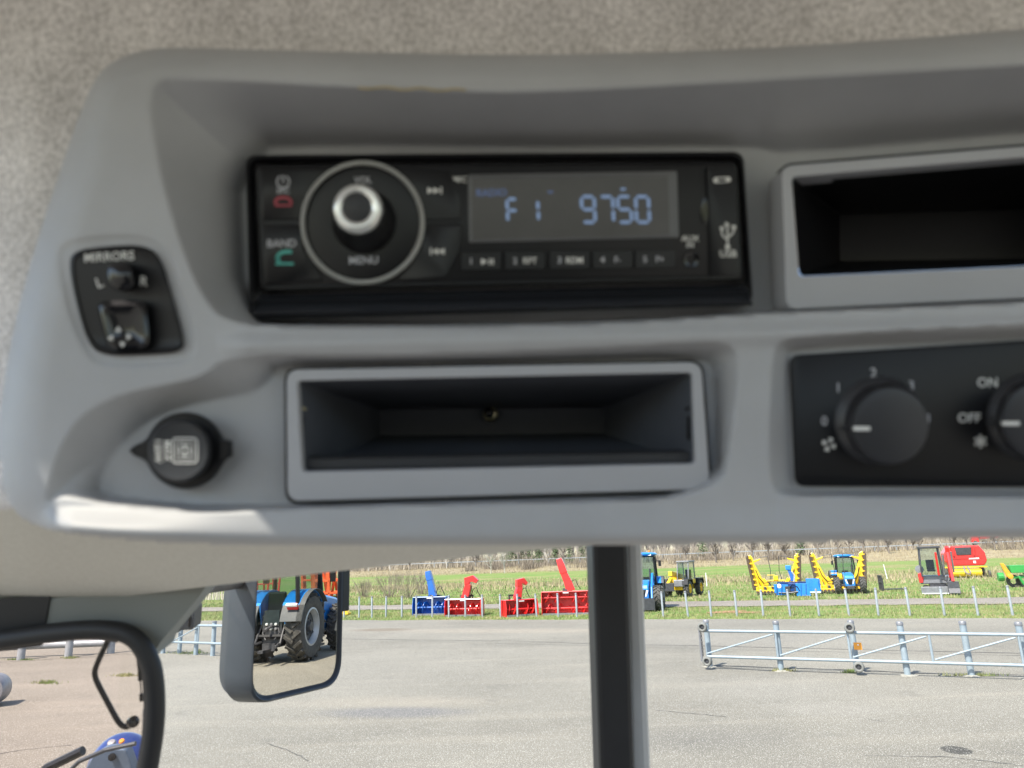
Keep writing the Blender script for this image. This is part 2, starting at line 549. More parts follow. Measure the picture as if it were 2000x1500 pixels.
def sheet(name, m, edge_lo, edge_hi, a0, a1, n, z, wob=0.0):
    b = MB()
    for i in range(n + 1):
        a = a0 + (a1 - a0) * i / n
        w1 = wob * (math.sin(a * 1.7) + 0.6 * math.sin(a * 4.3 + 1) + 0.5 * math.sin(a * 0.6))
        w2 = wob * (math.sin(a * 1.3 + 2) + 0.6 * math.sin(a * 3.7) + 0.5 * math.sin(a * 0.7 + 1))
        b.v += [tuple(G(a, edge_lo + w1, z)), tuple(G(a, edge_hi + w2, z))]
    for i in range(n):
        b.f.append((2 * i, 2 * i + 2, 2 * i + 3, 2 * i + 1))
    return struct(b.build(name, m))
sheet('asphalt_yard', M_asph, -70, 34.4, -75, 75, 500, 0.0, 0.10)
sheet('gravel_track', M_gravel, 42.6, 47.6, -120, 120, 500, 0.012, 0.22)
sheet('far_gravel_track', M_gravel, 59.5, 63.5, 14, 140, 200, 0.03, 0.25)
sheet('far_road', M_patch, 195.5, 203, -200, 220, 40, 2.98)

def strip_px(name, m, pts, w, z=0.006, jit=0.03, sub=8):
    """a crack or seam in the paving, traced along ground points"""
    P_ = [ground(u, v, z) for u, v in pts]
    line = []
    for i in range(len(P_) - 1):
        for k in range(sub):
            line.append(P_[i].lerp(P_[i + 1], k / sub))
    line.append(P_[-1])
    b = MB()
    for i, p in enumerate(line):
        d = (line[min(i + 1, len(line) - 1)] - line[max(i - 1, 0)]).normalized()
        nrm = Vector((-d.y, d.x, 0))
        o_ = nrm * random.uniform(-jit, jit)
        ww = w * random.uniform(0.4, 1.2) / 2
        b.v += [tuple(p + o_ - nrm * ww), tuple(p + o_ + nrm * ww)]
    for i in range(len(line) - 1):
        b.f.append((2 * i, 2 * i + 2, 2 * i + 3, 2 * i + 1))
    return struct(b.build(name, m))
strip_px('pavement_seam', M_crack, [(560, 1246), (760, 1249), (1000, 1252), (1160, 1257), (1400, 1262), (1700, 1269), (2050, 1277)], 0.07, jit=0.02)
strip_px('pavement_seam', M_crack, [(800, 1252), (1160, 1261), (1500, 1270), (1800, 1277), (2050, 1281)], 0.035, jit=0.02)
strip_px('pavement_crack', M_crack, [(1395, 1299), (1520, 1304), (1660, 1308), (1800, 1315), (2030, 1318)], 0.05, jit=0.04)
strip_px('pavement_crack', M_crack, [(1400, 1302), (1500, 1310), (1590, 1312), (1680, 1316)], 0.04, jit=0.04)
strip_px('pavement_crack', M_crack, [(1280, 1387), (1340, 1392), (1420, 1400)], 0.02)
strip_px('pavement_crack', M_crack, [(1690, 1475), (1860, 1478), (2010, 1496)], 0.018)
strip_px('pavement_crack', M_crack, [(-20, 1474), (60, 1462), (140, 1455)], 0.03)
strip_px('pavement_crack', M_crack, [(520, 1452), (570, 1467), (605, 1486)], 0.018)
strip_px('pavement_crack', M_crack, [(-10, 1294), (60, 1290), (140, 1285), (190, 1282), (240, 1277), (290, 1279)], 0.06, jit=0.05)
strip_px('pavement_crack', M_crack, [(1690, 1403), (1730, 1410)], 0.02)
def blob_px(name, m, u, v, ru, rv, z, n=40, rough=0.15, ph=0.0):
    b = MB()
    for k in range(n):
        a = 2 * math.pi * k / n
        q = 1 + rough * (math.sin(3 * a + ph) + 0.7 * math.sin(5 * a + 2 + ph) + 0.5 * math.sin(9 * a + ph)) / 2
        b.v.append(tuple(ground(u + ru * q * math.cos(a), v + rv * q * math.sin(a), z)))
    b.f.append(tuple(range(n))[::-1])
    return struct(b.build(name, m))
blob_px('bare_soil', M_soil, 1433, 1195, 48, 2.2, 0.01, rough=0.5)

# grass blades and tufts (nobody could count them)
def blades(name, m, n, fa, h0, h1, w):
    b = MB()
    for _ in range(n):
        p = fa()
        h = random.uniform(h0, h1)
        a = random.uniform(0, math.pi)
        dx, dy = math.cos(a) * w, math.sin(a) * w
        lx, ly = random.gauss(0, h * 0.3), random.gauss(0, h * 0.3)
        b.add([(p[0] - dx, p[1] - dy, p[2]), (p[0] + dx, p[1] + dy, p[2]), (p[0] + lx, p[1] + ly, p[2] + h)], [(0, 1, 2)])
    o = b.build(name, m)
    o['kind'] = 'stuff'
    return o
def fa_verge():
    a, s = random.uniform(-46, 24), random.uniform(34.35, 42.7)
    return G(a, s, -0.02)
blades('verge_grass', M_blade, 42000, fa_verge, 0.04, 0.13, 0.014)
blades('verge_straw', M_dryb, 16000, fa_verge, 0.03, 0.11, 0.014)
def fa_mid():
    while True:
        s = 47.6 + 60 * random.random() ** 1.8
        a = random.uniform(-60, 40)
        if random.random() < 0.6:
            return G(a, s, field_h(a, s))
blades('meadow_grass', M_blade, 45000, fa_mid, 0.06, 0.22, 0.03)
def fa_dry():
    k = random.random()
    if k < 0.45:
        a, s = random.uniform(-70, 60), random.gauss(84, 7)
    else:
        a, s = random.uniform(-130, 130), random.uniform(150, 196)
    return G(a, s, field_h(a, s))
def fa_straw():
    s = 47.6 + 70 * random.random() ** 1.6
    a = random.uniform(-60, 42)
    return G(a, s, field_h(a, s))
blades('meadow_straw', M_dryb, 22000, fa_straw, 0.05, 0.2, 0.03)
blades('dry_grass', M_dryb, 34000, fa_dry, 0.15, 0.6, 0.05)
def fa_yard():
    k = random.choice([(40, 1289, 30, 1), (135, 1285, 18, 2), (90, 1334, 26, 3), (245, 1320, 22, 2.5), (370, 1276, 40, 2.5), (385, 1274, 8, 4), (1530, 1311, 20, 1.2), (1900, 1320, 60, 1), (1660, 1314, 12, 1)])
    return ground(k[0] + random.gauss(0, k[2] * 0.5), k[1] + random.gauss(0, k[3] * 0.5))
blades('crack_weeds', M_blade, 2600, fa_yard, 0.02, 0.1, 0.008)

# ------------------------------------------------------------------ far trees
def branchy(b, p, d, L, r, lvl, maxl, n=3, spread=0.6, kids=3):
    q = p + d * L
    b.tube([p, q], [r, r * 0.62], n, cap=False)
    if lvl >= maxl:
        return
    for k in range(kids + (1 if lvl == 0 else 0)):
        t = random.uniform(0.35, 1.0)
        ax = Vector((random.gauss(0, 1), random.gauss(0, 1), random.gauss(0, 0.4))).normalized()
        nd = (d + ax * spread * random.uniform(0.5, 1.1) + Vector((0, 0, 0.18))).normalized()
        branchy(b, p.lerp(q, t), nd, L * random.uniform(0.45, 0.72), r * 0.55, lvl + 1, maxl, n, spread, kids)
def bare_mesh(h, maxl=3, r=0.12, kids=4, spread=0.6):
    b = MB()
    branchy(b, Vector((0, 0, 0)), Vector((random.gauss(0, .04), random.gauss(0, .04), 1)).normalized(), h * 0.5, r, 0, maxl, 3, spread, kids)
    return b
# a tree: trunk and crown are two parts
def bare_tree(label, loc, h, m, group=None, name='bare_tree', r=0.13):
    t = thing(name, label, 'tree', loc, 0, group)
    b = MB()
    r *= 1.15
    b.tube([(0, 0, -0.2), (0.03 * h * random.uniform(-1, 1), 0.03 * h * random.uniform(-1, 1), h * 0.45), (0, 0, h * 0.8)], [r, r * 0.7, r * 0.3], 6)
    b.build('trunk', m, t)
    c = MB()
    for k in range(18):
        z = h * random.uniform(0.2, 0.75)
        a = random.uniform(0, 6.28)
        d = Vector((math.cos(a), math.sin(a), random.uniform(0.5, 1.6))).normalized()
        branchy(c, Vector((0, 0, z)), d, h * random.uniform(0.14, 0.24), r * 0.5, 0, 2, 3, 0.6, 4)
    c.build('crown', m, t)
    return t
def tree_at(u, s, label, h, m=None, group=None, name='bare_tree', r=0.13):
    rr = ray(u, 1090)
    k = s / (rr.x * E2.x + rr.y * E2.y)
    p = Vector((rr.x * k, rr.y * k, 0))
    a = p.dot(E1)
    return bare_tree(label, (p.x, p.y, field_h(a, s)), h, m or M_bark, group, name, r)
ORD = 'first second third fourth fifth sixth seventh eighth ninth tenth eleventh twelfth thirteenth fourteenth fifteenth sixteenth seventeenth eighteenth nineteenth twentieth'.split()
for i, u in enumerate([1340, 1398, 1432, 1470, 1502, 1535, 1600, 1640, 1662, 1690, 1718, 1738, 1775, 1787, 1800, 1868, 1893, 1947, 1985, 2015]):
    tree_at(u, random.uniform(172, 193), ORD[i] + ' bare grey tree from the left along the far road bank', random.uniform(4.0, 7.0), M_bark, 'bare trees along the far road', r=0.16)
for i, u in enumerate([720, 745, 762, 800, 872, 930, 1068, 1100]):
    tree_at(u, random.uniform(185, 196), ORD[i] + ' bare tree from the left on the skyline behind the snow blowers', random.uniform(4.5, 7.0), M_bark if i % 2 else M_bark2, 'bare trees on the left skyline', r=0.15)
for u, l in [(958, 'tall pale leafless birch on the skyline above the red snow blowers'), (985, 'second pale leafless birch right of the tallest one on the skyline')]:
    tree_at(u, 150, l, 6.5, M_bark2, name='birch_tree', r=0.09)
def conifer(u, s, h, label, group=None):
    rr = ray(u, 1090)
    k = s / (rr.x * E2.x + rr.y * E2.y)
    p = Vector((rr.x * k, rr.y * k, 0))
    t = thing('conifer_tree', label, 'tree', (p.x, p.y, field_h(p.dot(E1), s)), random.uniform(0, 6), group)
    MB().tube([(0, 0, -0.2), (0, 0, h * 0.95)], [0.16, 0.03], 6).build('trunk', M_bark, t)
    c = MB()
    for i in range(520):
        z = h * (0.08 + 0.92 * random.random())
        rad = (1 - z / h) * h * 0.24 + 0.1
        a = random.uniform(0, 6.28)
        q = rad * math.sqrt(random.random())
        x, y = q * math.cos(a), q * math.sin(a)
        L = random.uniform(0.25, 0.55)
        d1 = Vector((math.cos(a), math.sin(a), -0.3)) * L
        d2 = Vector((-math.sin(a), math.cos(a), random.uniform(-.4, .4))) * L * 0.4
        o_ = Vector((x, y, z))
        c.add([o_ - d2, o_ + d1, o_ + d2, o_ - d1 * 0.3 + Vector((0, 0, L * 0.4))], [(0, 1, 2), (0, 2, 3)])
    c.build('crown', M_pine, t)
for i, u in enumerate([1000, 1018, 1034, 1052, 1085, 1112, 1140]):
    conifer(u, random.uniform(205, 225), random.uniform(7, 10), ORD[i] + ' dark green conifer from the left on the far skyline', 'conifers on the far skyline')
conifer(1374, 200, 9, 'lone green conifer among bare trees above the yellow telehandler')
conifer(1567, 208, 8.5, 'lone green conifer in the grey wood behind the yellow mowers')

# the far wood itself reads as one mass
wood = MB()
variants = [bare_mesh(random.uniform(8, 12), 2, 0.2, 6, 0.45) for _ in range(7)]
for i in range(900):
    a, s = random.uniform(-190, 210), random.uniform(212, 285)
    p = G(a, s, field_h(a, s) - 0.2)
    k = random.uniform(0.7, 1.25)
    vmb = random.choice(variants)
    wood.add(vmb.v, vmb.f, Matrix.Translation(p) @ Matrix.Rotation(random.uniform(0, 6.28), 4, 'Z') @ Matrix.Scale(k, 4))
wo = wood.build('far_wood', mat('far_wood_bark', (0.23, 0.2, 0.17), 0.95, scale=0.08, col2=(0.4, 0.355, 0.3)))
wo['kind'] = 'stuff'
def fa_under():
    a, s = random.uniform(-190, 210), random.uniform(206, 270)
    return G(a, s, field_h(a, s))
blades('wood_brush', mat('brushwood', (0.22, 0.185, 0.135), 0.95, scale=0.15, col2=(0.36, 0.31, 0.235)), 42000, fa_under, 1.2, 4.2, 0.11)
CL = [(random.uniform(-90, 130), random.uniform(166, 192), random.uniform(1.5, 4.5)) for _ in range(46)]
def fa_bank():
    c_ = random.choice(CL)
    a, s = random.gauss(c_[0], c_[2] * .5), random.gauss(c_[1], 1.2)
    return G(a, s, field_h(a, s))
blades('bank_brush', M_twig, 7000, fa_bank, 0.8, 3.4, 0.05)
back = MB()
for i in range(90):
    a = -360 + 8.5 * i
    back.add([tuple(G(a, 330, 0)), tuple(G(a + 8.5, 330, 0)), tuple(G(a + 8.5, 345, 14 + 3 * math.sin(i * 1.3) + random.uniform(-1, 1))), tuple(G(a, 345, 14 + 3 * math.sin((i - 1) * 1.3) + random.uniform(-1, 1)))], [(0, 1, 2, 3)])
bo = back.build('wooded_hill', mat('hill_brush', (0.18, 0.175, 0.115), 0.95, scale=0.35, col2=(0.34, 0.305, 0.235), detail=8))
struct(bo)

def shrub(u, v, w, h, label, group=None, n=46, m=None):
    p = ground(u, v)
    t = thing('bare_shrub', label, 'shrub', p, 0, group)
    b, c = MB(), MB()
    for i in range(n):
        a = random.uniform(0, 6.28)
        q = random.uniform(0, w * 0.22)
        d = Vector((math.cos(a) * random.uniform(0.1, .75), math.sin(a) * random.uniform(0.1, .75), 1)).normalized()
        o_ = Vector((q * math.cos(a), q * math.sin(a), -0.05))
        b.tube([o_, o_ + d * h * 0.45], [0.02, 0.012], 3, cap=False)
        branchy(c, o_ + d * h * 0.3, d, h * random.uniform(0.3, 0.45), 0.012, 0, 2, 3, 0.55, 3)
    b.build('stem', m or M_twig, t)
    c.build('twigs', m or M_twig, t)
shrub(760, 1166, 3.2, 2.5, 'grey leafless shrub spreading at the left edge of the meadow')
shrub(798, 1168, 3.6, 2.8, 'largest grey leafless shrub left of the blue snow blower')
shrub(710, 1166, 2.2, 2.0, 'small leafless shrub just right of the side mirror')
shrub(825, 1160, 2.4, 2.2, 'leafless shrub right behind the blue snow blower chute')

# guard rail along the far road
gt = thing('guard_rail', 'long pale guard rail beside the far road', 'guard rail', G(20, 194.6, 2.6))
OFFS[gt.name] = tuple(gt.location)
mb = MB()
mb.box((0, 0, 0), (320, 0.1, 0.22), Matrix.Translation(G(20, 194.6, 3.5)) @ Matrix.Rotation(math.atan2(E1.y, E1.x), 4, 'Z'))
mb.build('rail', M_galv, gt)
pm = MB().box((0, 0, 0), (0.16, 0.16, 1.2)).build('post', M_galv, gt, off=(0, 0, 0))
for i in range(60):
    o = pm if i == 0 else pm.copy()
    if i:
        COL.objects.link(o)
        o.parent = gt
    o.location = G(-110 + i * 4.6, 194.75, 3.0) - gt.location

# ------------------------------------------------------------------ fence posts, gates, yard posts
def post_mesh(name, r, h, m, cap=True):
    b = MB()
    b.lathe([(r, -0.1), (r, h - 0.03)], 14)
    me = b
    return me
fx = [702, 727, 754, 785, 813, 844, 876, 908, 941, 976, 1009, 1046, 1088, 1124, 1291, 1339, 1384, 1434, 1485, 1537, 1593, 1651, 1708, 1769, 1836, 1901, 1968, 673]
p0, p1 = ground(702, 1206), ground(1968, 1201)
def on_line(u, A, B):
    rr = ray(u, 1150)
    n_ = Vector((-(B - A).y, (B - A).x, 0))
    k = n_.dot(A) / n_.dot(Vector((rr.x, rr.y, 0)))
    return Vector((rr.x * k, rr.y * k, 0))
proto = thing('fence_post', 'x', 'post')
MB().lathe([(0.05, -0.15), (0.05, 1.13), (0.045, 1.14)], 14).build('pipe', M_galv, proto, smooth=40)
MB().lathe([(0.057, 1.1), (0.057, 1.14), (0.04, 1.17), (0.0, 1.18)], 14).build('cap', M_grey, proto, smooth=40)
fl = {702: 'leftmost fully visible galvanised fence post beside the side mirror', 1291: 'galvanised fence post in front of the blue loader tractor wheel',
      1339: 'galvanised fence post in front of the telehandler', 1537: 'galvanised fence post in front of the blue snow plough with the round sticker',
      1651: 'galvanised fence post in front of the small blue tractor', 1836: 'galvanised fence post in front of the mini excavator', 1968: 'rightmost galvanised fence post beside the green machine',
      844: 'galvanised fence post in front of the blue snow blower', 813: 'galvanised fence post at the left end of the blue snow blower', 908: 'galvanised fence post in front of the middle of the first red snow blower',
      1009: 'galvanised fence post in front of the smallest red snow blower', 1088: 'left one of two galvanised fence posts before the largest red snow blower', 1124: 'right one of two galvanised fence posts before the largest red snow blower',
      1769: 'galvanised fence post beside the black pallet fork', 1485: 'galvanised fence post in front of the left yellow mower',
      673: 'galvanised fence post just right of the mirror clamp, before the yellow attachment', 727: 'second galvanised fence post in open grass right of the side mirror', 754: 'third galvanised fence post in open grass right of the side mirror', 785: 'fourth galvanised fence post right of the mirror, last before the blue snow blower',
      876: 'galvanised fence post between the blue and the first red snow blower', 941: 'galvanised fence post at the right end of the first red snow blower', 976: 'galvanised fence post at the left end of the smallest red snow blower', 1046: 'galvanised fence post at the right end of the smallest red snow blower',
      1384: 'galvanised fence post directly above the left end of the pipe gate', 1434: 'galvanised fence post in open grass midway between telehandler and left mower', 1593: 'galvanised fence post at the right end of the blue snow plough',
      1708: 'galvanised fence post right of the small blue tractor', 1901: 'galvanised fence post below the red baler'}
first = True
for u in fx:
    q = on_line(u + 0, p0, p1)
    q = Vector((q.x, q.y, -0.02))
    if u in fl:
        lab, grp = fl[u], 'galvanised posts along the meadow'
    elif u < 800:
        lab, grp = 'galvanised fence post in the open grass left of the blue snow blower', 'galvanised posts along the meadow'
    elif u < 1150:
        lab, grp = 'galvanised fence post standing among the snow blowers', 'galvanised posts along the meadow'
    elif u < 1500:
        lab, grp = 'galvanised fence post in the grass above the pipe gate', 'galvanised posts along the meadow'
    else:
        lab, grp = 'galvanised fence post on the verge in front of the parked machines', 'galvanised posts along the meadow'
    if first:
        proto.location = q
        proto['label'] = lab
        proto['group'] = grp
        first = False
    else:
        c = dup(proto, q, random.uniform(0, 6), lab, grp)
        c.rotation_euler = (random.gauss(0, .012), random.gauss(0, .012), random.uniform(0, 6))

# pipe gate on the right
gposts = [(1387, 1303), (1526, 1311), (1675, 1313), (1773, 1320), (1898, 1321), (2010, 1327)]
glab = ['leftmost blue grey gate post with the chain', 'second gate post from the left, behind the gate rails', 'gate post carrying the orange tag', 'fourth gate post, right of the orange tag', 'fifth gate post from the left of the pipe gate', 'gate post cut by the right edge of the picture']
A, B = ground(*gposts[0]), ground(*gposts[4])
gd = (B - A).normalized()
gn = Vector((gd.y, -gd.x, 0))             # towards the camera
gp0 = thing('gate_post', glab[0], 'post', A, 0, 'posts of the pipe gate')
MB().lathe([(0.068, -0.05), (0.068, 1.1)], 18).build('pipe', M_galvb, gp0, smooth=40)
MB().lathe([(0.076, 1.075), (0.076, 1.13), (0.06, 1.15), (0, 1.155)], 18).build('cap', M_grey, gp0, smooth=40)
cb = MB()
for k in range(16):
    a = 2 * math.pi * k / 16
    q = 0.17 + 0.04 * math.sin(3 * a) + 0.02 * math.sin(5 * a)
    cb.v.append((q * math.cos(a), q * math.sin(a), 0.004))
for k in range(16):
    a = 2 * math.pi * k / 16
    cb.v.append((0.095 * math.cos(a), 0.095 * math.sin(a), 0.03))
cb.f = [(k, (k + 1) % 16, 16 + (k + 1) % 16, 16 + k) for k in range(16)] + [tuple(range(16, 32))]
cb.build('concrete_collar', M_conc, gp0)
for i in range(1, 6):
    q = ground(*gposts[i])
    dup(gp0, q, i * 1.1, glab[i], 'posts of the pipe gate')
# the swinging leaf
O = ground(1387, 1303) + gn * 0.36
gl = thing('pipe_gate', 'long pale blue pipe gate with diagonal braces across the yard', 'gate', O, math.atan2(gd.y, gd.x))
L = 7.6
zt, zb = 0.91, 0.30
MB().tube([(-0.05, 0, zt), (L, 0, zt)], 0.036, 10).build('rail', M_galvb, gl, smooth=40)
MB().tube([(0.05, 0, zb), (L, 0, zb)], 0.036, 10).build('rail', M_galvb, gl, smooth=40)
st = [0.0, 1.75, 3.35, 5.0, 6.65]
for i, x in enumerate(st[1:]):
    MB().tube([(x, 0, zb), (x, 0, zt)], 0.026, 8).build('upright', M_galvb, gl, smooth=40)
    MB().tube([(st[i] + 0.05, 0, zb + 0.07), (x - 0.06, 0, zt - 0.06)], 0.021, 8).build('brace', M_galvb, gl, smooth=40)
MB().tube([(-0.08, -0.05, zt - 0.72), (-0.08, -0.05, zt + 0.15)], 0.03, 8).build('end_stile', M_grey, gl, smooth=40)
ch = MB()
for k in range(12):
    M_ = Matrix.Translation((-0.03, -0.09, 0.84 - k * 0.045)) @ Matrix.Rotation(R(90 * (k % 2)), 4, 'Z') @ Matrix.Rotation(R(90), 4, 'X')
    ring = []
    for a in range(11):
        t = 2 * math.pi * a / 10
        ring.append((0.016 * math.cos(t), 0.03 * math.sin(t), 0))
    ch.tube(ring, 0.006, 5, M_)
ch.build('chain', M_steel, gl, smooth=60)
for x, z in [(0.02, zt + 0.1), (0.06, zb - 0.1), (3.42, zt + 0.12), (3.5, zb - 0.12)]:
    hm = Matrix.Translation((x, -0.10, z)) @ Matrix.Rotation(R(90), 4, 'X')
    w = MB().lathe([(0.055, 0.05), (0.075, 0.07), (0.1, 0.065), (0.115, 0.03), (0.115, -0.06), (0.06, -0.06)], 20, hm, close=True).build('bumper_wheel', mat('grey_rubber', (0.17, 0.17, 0.155), 0.7, var=0.2, scale=20), gl, smooth=50)
    MB().lathe([(0.056, 0.02), (0.03, 0.03), (0.0, 0.03)], 14, hm).build('hub', M_steel, w, smooth=40)
tg = ground(1675, 1313) + gn * 0.22
tag_o = thing('orange_tag', 'small orange tag hanging on the gate beside a bumper wheel', 'tag', tg + Vector((0, 0, 0.6)) + gd * 0.1, math.atan2(gd.y, gd.x))
MB().box((0, 0, 0), (0.17, 0.012, 0.16)).build('plate', M_tagor, tag_o, bevel=0.004)
MB().lathe([(0.018, 0), (0.0, 0.004)], 10, Matrix.Translation((0.01, -0.009, 0.03)) @ Matrix.Rotation(R(90), 4, 'X')).build('rivet', M_white, tag_o)

# small pipe gate seen left of the side mirror
lp = [(318, 1276), (350, 1276), (382, 1279), (415, 1281), (445, 1282)]
LA, LB = ground(*lp[0]), ground(*lp[4])
ld = (LB - LA).normalized()
ln = Vector((ld.y, -ld.x, 0))
llab = ['first pale blue post of the left gate, beside the dark pillar', 'second pale blue post of the left gate under the work lamp', 'third pale blue post of the left gate with weeds at its foot', 'pale blue post of the left gate next to the side mirror', 'pale blue gate post hidden behind the side mirror edge']
for i, (u, v) in enumerate(lp):
    q = ground(u, v)
    t = thing('gate_post', llab[i], 'post', q, 0, 'posts of the left gate')
    MB().lathe([(0.075, -0.05), (0.075, 1.12)], 14).build('pipe', M_galvb, t, smooth=40)
    MB().lathe([(0.082, 1.1), (0.082, 1.14), (0.0, 1.15)], 14).build('cap', M_grey, t, smooth=40)
lg = thing('pipe_gate', 'pale blue pipe gate between the pillar and the side mirror', 'gate', LA + ln * 0.14, math.atan2(ld.y, ld.x))
LL = (LB - LA).length + 1.2
for z in (0.42, 1.0):
    MB().tube([(-1.0, 0, z), (LL, 0, z)], 0.04, 8).build('rail', M_galvb, lg, smooth=40)
for i, x in enumerate((0.75, 2.1)):
    MB().tube([(x, 0, 0.42), (x, 0, 1.0)], 0.026, 8).build('upright', M_galvb, lg, smooth=40)
    MB().tube([(x - 1.3, 0, 0.48), (x - 0.05, 0, 0.94)], 0.022, 8).build('brace', M_galvb, lg, smooth=40)

# thick posts with a beam seen through the front screen
tp = [(-60, 1291), (40, 1289), (133, 1284), (216, 1276)]
tl = ['thick pale post at the left edge seen through the tinted screen', 'thick pale post second from the left in the tinted screen', 'thick pale post near the middle of the tinted screen', 'thick pale post just behind the bent black bar']
for i, (u, v) in enumerate(tp):
    q = ground(u, v)
    t = thing('barrier_post', tl[i], 'post', q, 0, 'thick barrier posts')
    MB().lathe([(0.13, -0.05), (0.13, 1.05), (0.1, 1.08), (0, 1.09)], 16).build('pipe', M_galv, t, smooth=40)
bA, bB = ground(-160, 1292), ground(216, 1276)
bd = (bB - bA).normalized()
bt = thing('barrier_beam', 'thick pale beam across the posts seen through the tinted screen', 'barrier', bA + Vector((0, 0, .5)), math.atan2(bd.y, bd.x))
MB().tube([(0, -.2, -.1), ((bB - bA).length, -.2, -.1)], 0.13, 12).build('beam', M_galv, bt, smooth=40)

# palisade of pale stakes far behind the left gate
pa, pb = ground(380, 1172), ground(452, 1171)
pt = thing('stake_palisade', 'row of pale wooden stakes on the grass behind the left gate', 'fence', pa, math.atan2((pb - pa).y, (pb - pa).x))
PL = (pb - pa).length
sm = MB().lathe([(0.07, 0), (0.06, 1.15), (0.0, 1.3)], 6).build('stake', M_stake, pt)
for i in range(34):
    o = sm if i == 0 else sm.copy()
    if i:
        COL.objects.link(o)
        o.parent = pt
    o.location = (PL * (i + random.uniform(-.2, .2)) / 33, random.uniform(-.1, .1), 0)
    o.rotation_euler = (random.gauss(0, .05), random.gauss(0, .05), 0)
    o.scale = (random.uniform(.8, 1.3),) * 2 + (random.uniform(.8, 1.15),)
MB().box((PL / 2, 0.12, 0.5), (PL, 0.05, 0.1)).build('rail', M_stake, pt)
# ------------------------------------------------------------------ machines
def wheel(parent, x, y, r, w, rimr, side, rim=None, hub=None, lugs=18, lug_h=0.05, name='wheel'):
    """side = +1 when the outer face looks towards +x"""
    e = bpy.data.objects.new(name, None)
    COL.objects.link(e)
    e.parent = parent
    e.location = (x, y, r)
    e.empty_display_size = 0.1
    b = MB()
    h = w / 2
    M0 = Matrix.Rotation(R(90), 4, 'Y')
    rr = r - lug_h
    b.lathe([(rimr, -h * 0.8), (rimr + (rr - rimr) * 0.35, -h), (rr * 0.96, -h * 0.92), (rr, -h * 0.6), (rr, h * 0.6), (rr * 0.96, h * 0.92), (rimr + (rr - rimr) * 0.35, h), (rimr, h * 0.8)], 36, M0, close=True)
    if lugs:
        for k in range(lugs):
            for sd in (-1, 1):
                a = 2 * math.pi * (k + (0.5 if sd > 0 else 0)) / lugs
                Ml = Matrix.Rotation(a, 4, 'X') @ Matrix.Translation((sd * h * 0.47, 0, rr + lug_h * 0.4)) @ Matrix.Rotation(R(-38 * sd), 4, 'Z')
                b.box((0, 0, 0), (h * 1.12, r * 0.075, lug_h * 1.3), Ml)
    b.build('tyre', M_tyre, e, smooth=35)
    c = MB()
    s = side
    M1 = M0 if s > 0 else Matrix.Rotation(R(-90), 4, 'Y')
    c.lathe([(rimr * 1.02, h * 0.82), (rimr * 0.93, h * 0.86), (rimr * 0.88, h * 0.55), (rimr * 0.8, h * 0.28), (rimr * 0.8, h * 0.1), (rimr * 1.02, h * .1)], 28, M1, close=True)
    c.build('rim', rim or M_rim, e, smooth=35)
    MB().lathe([(rimr * .82, h * .2), (rimr * 0.6, h * 0.3), (rimr * 0.55, h * 0.28), (rimr * 0.3, h * 0.34), (rimr * 0.24, h * 0.75), (0, h * 0.8)], 24, M1).build('hub', hub or M_hub, e, smooth=35)
    d = MB()
    for k in range(8):
        a = 2 * math.pi * k / 8
        d.lathe([(rimr * .05, h * .3), (rimr * .05, h * .42), (0, h * .43)], 6, M1 @ Matrix.Translation((rimr * .42 * math.cos(a), rimr * .42 * math.sin(a), 0)))
    d.build('bolts', M_steel, e)
    return e

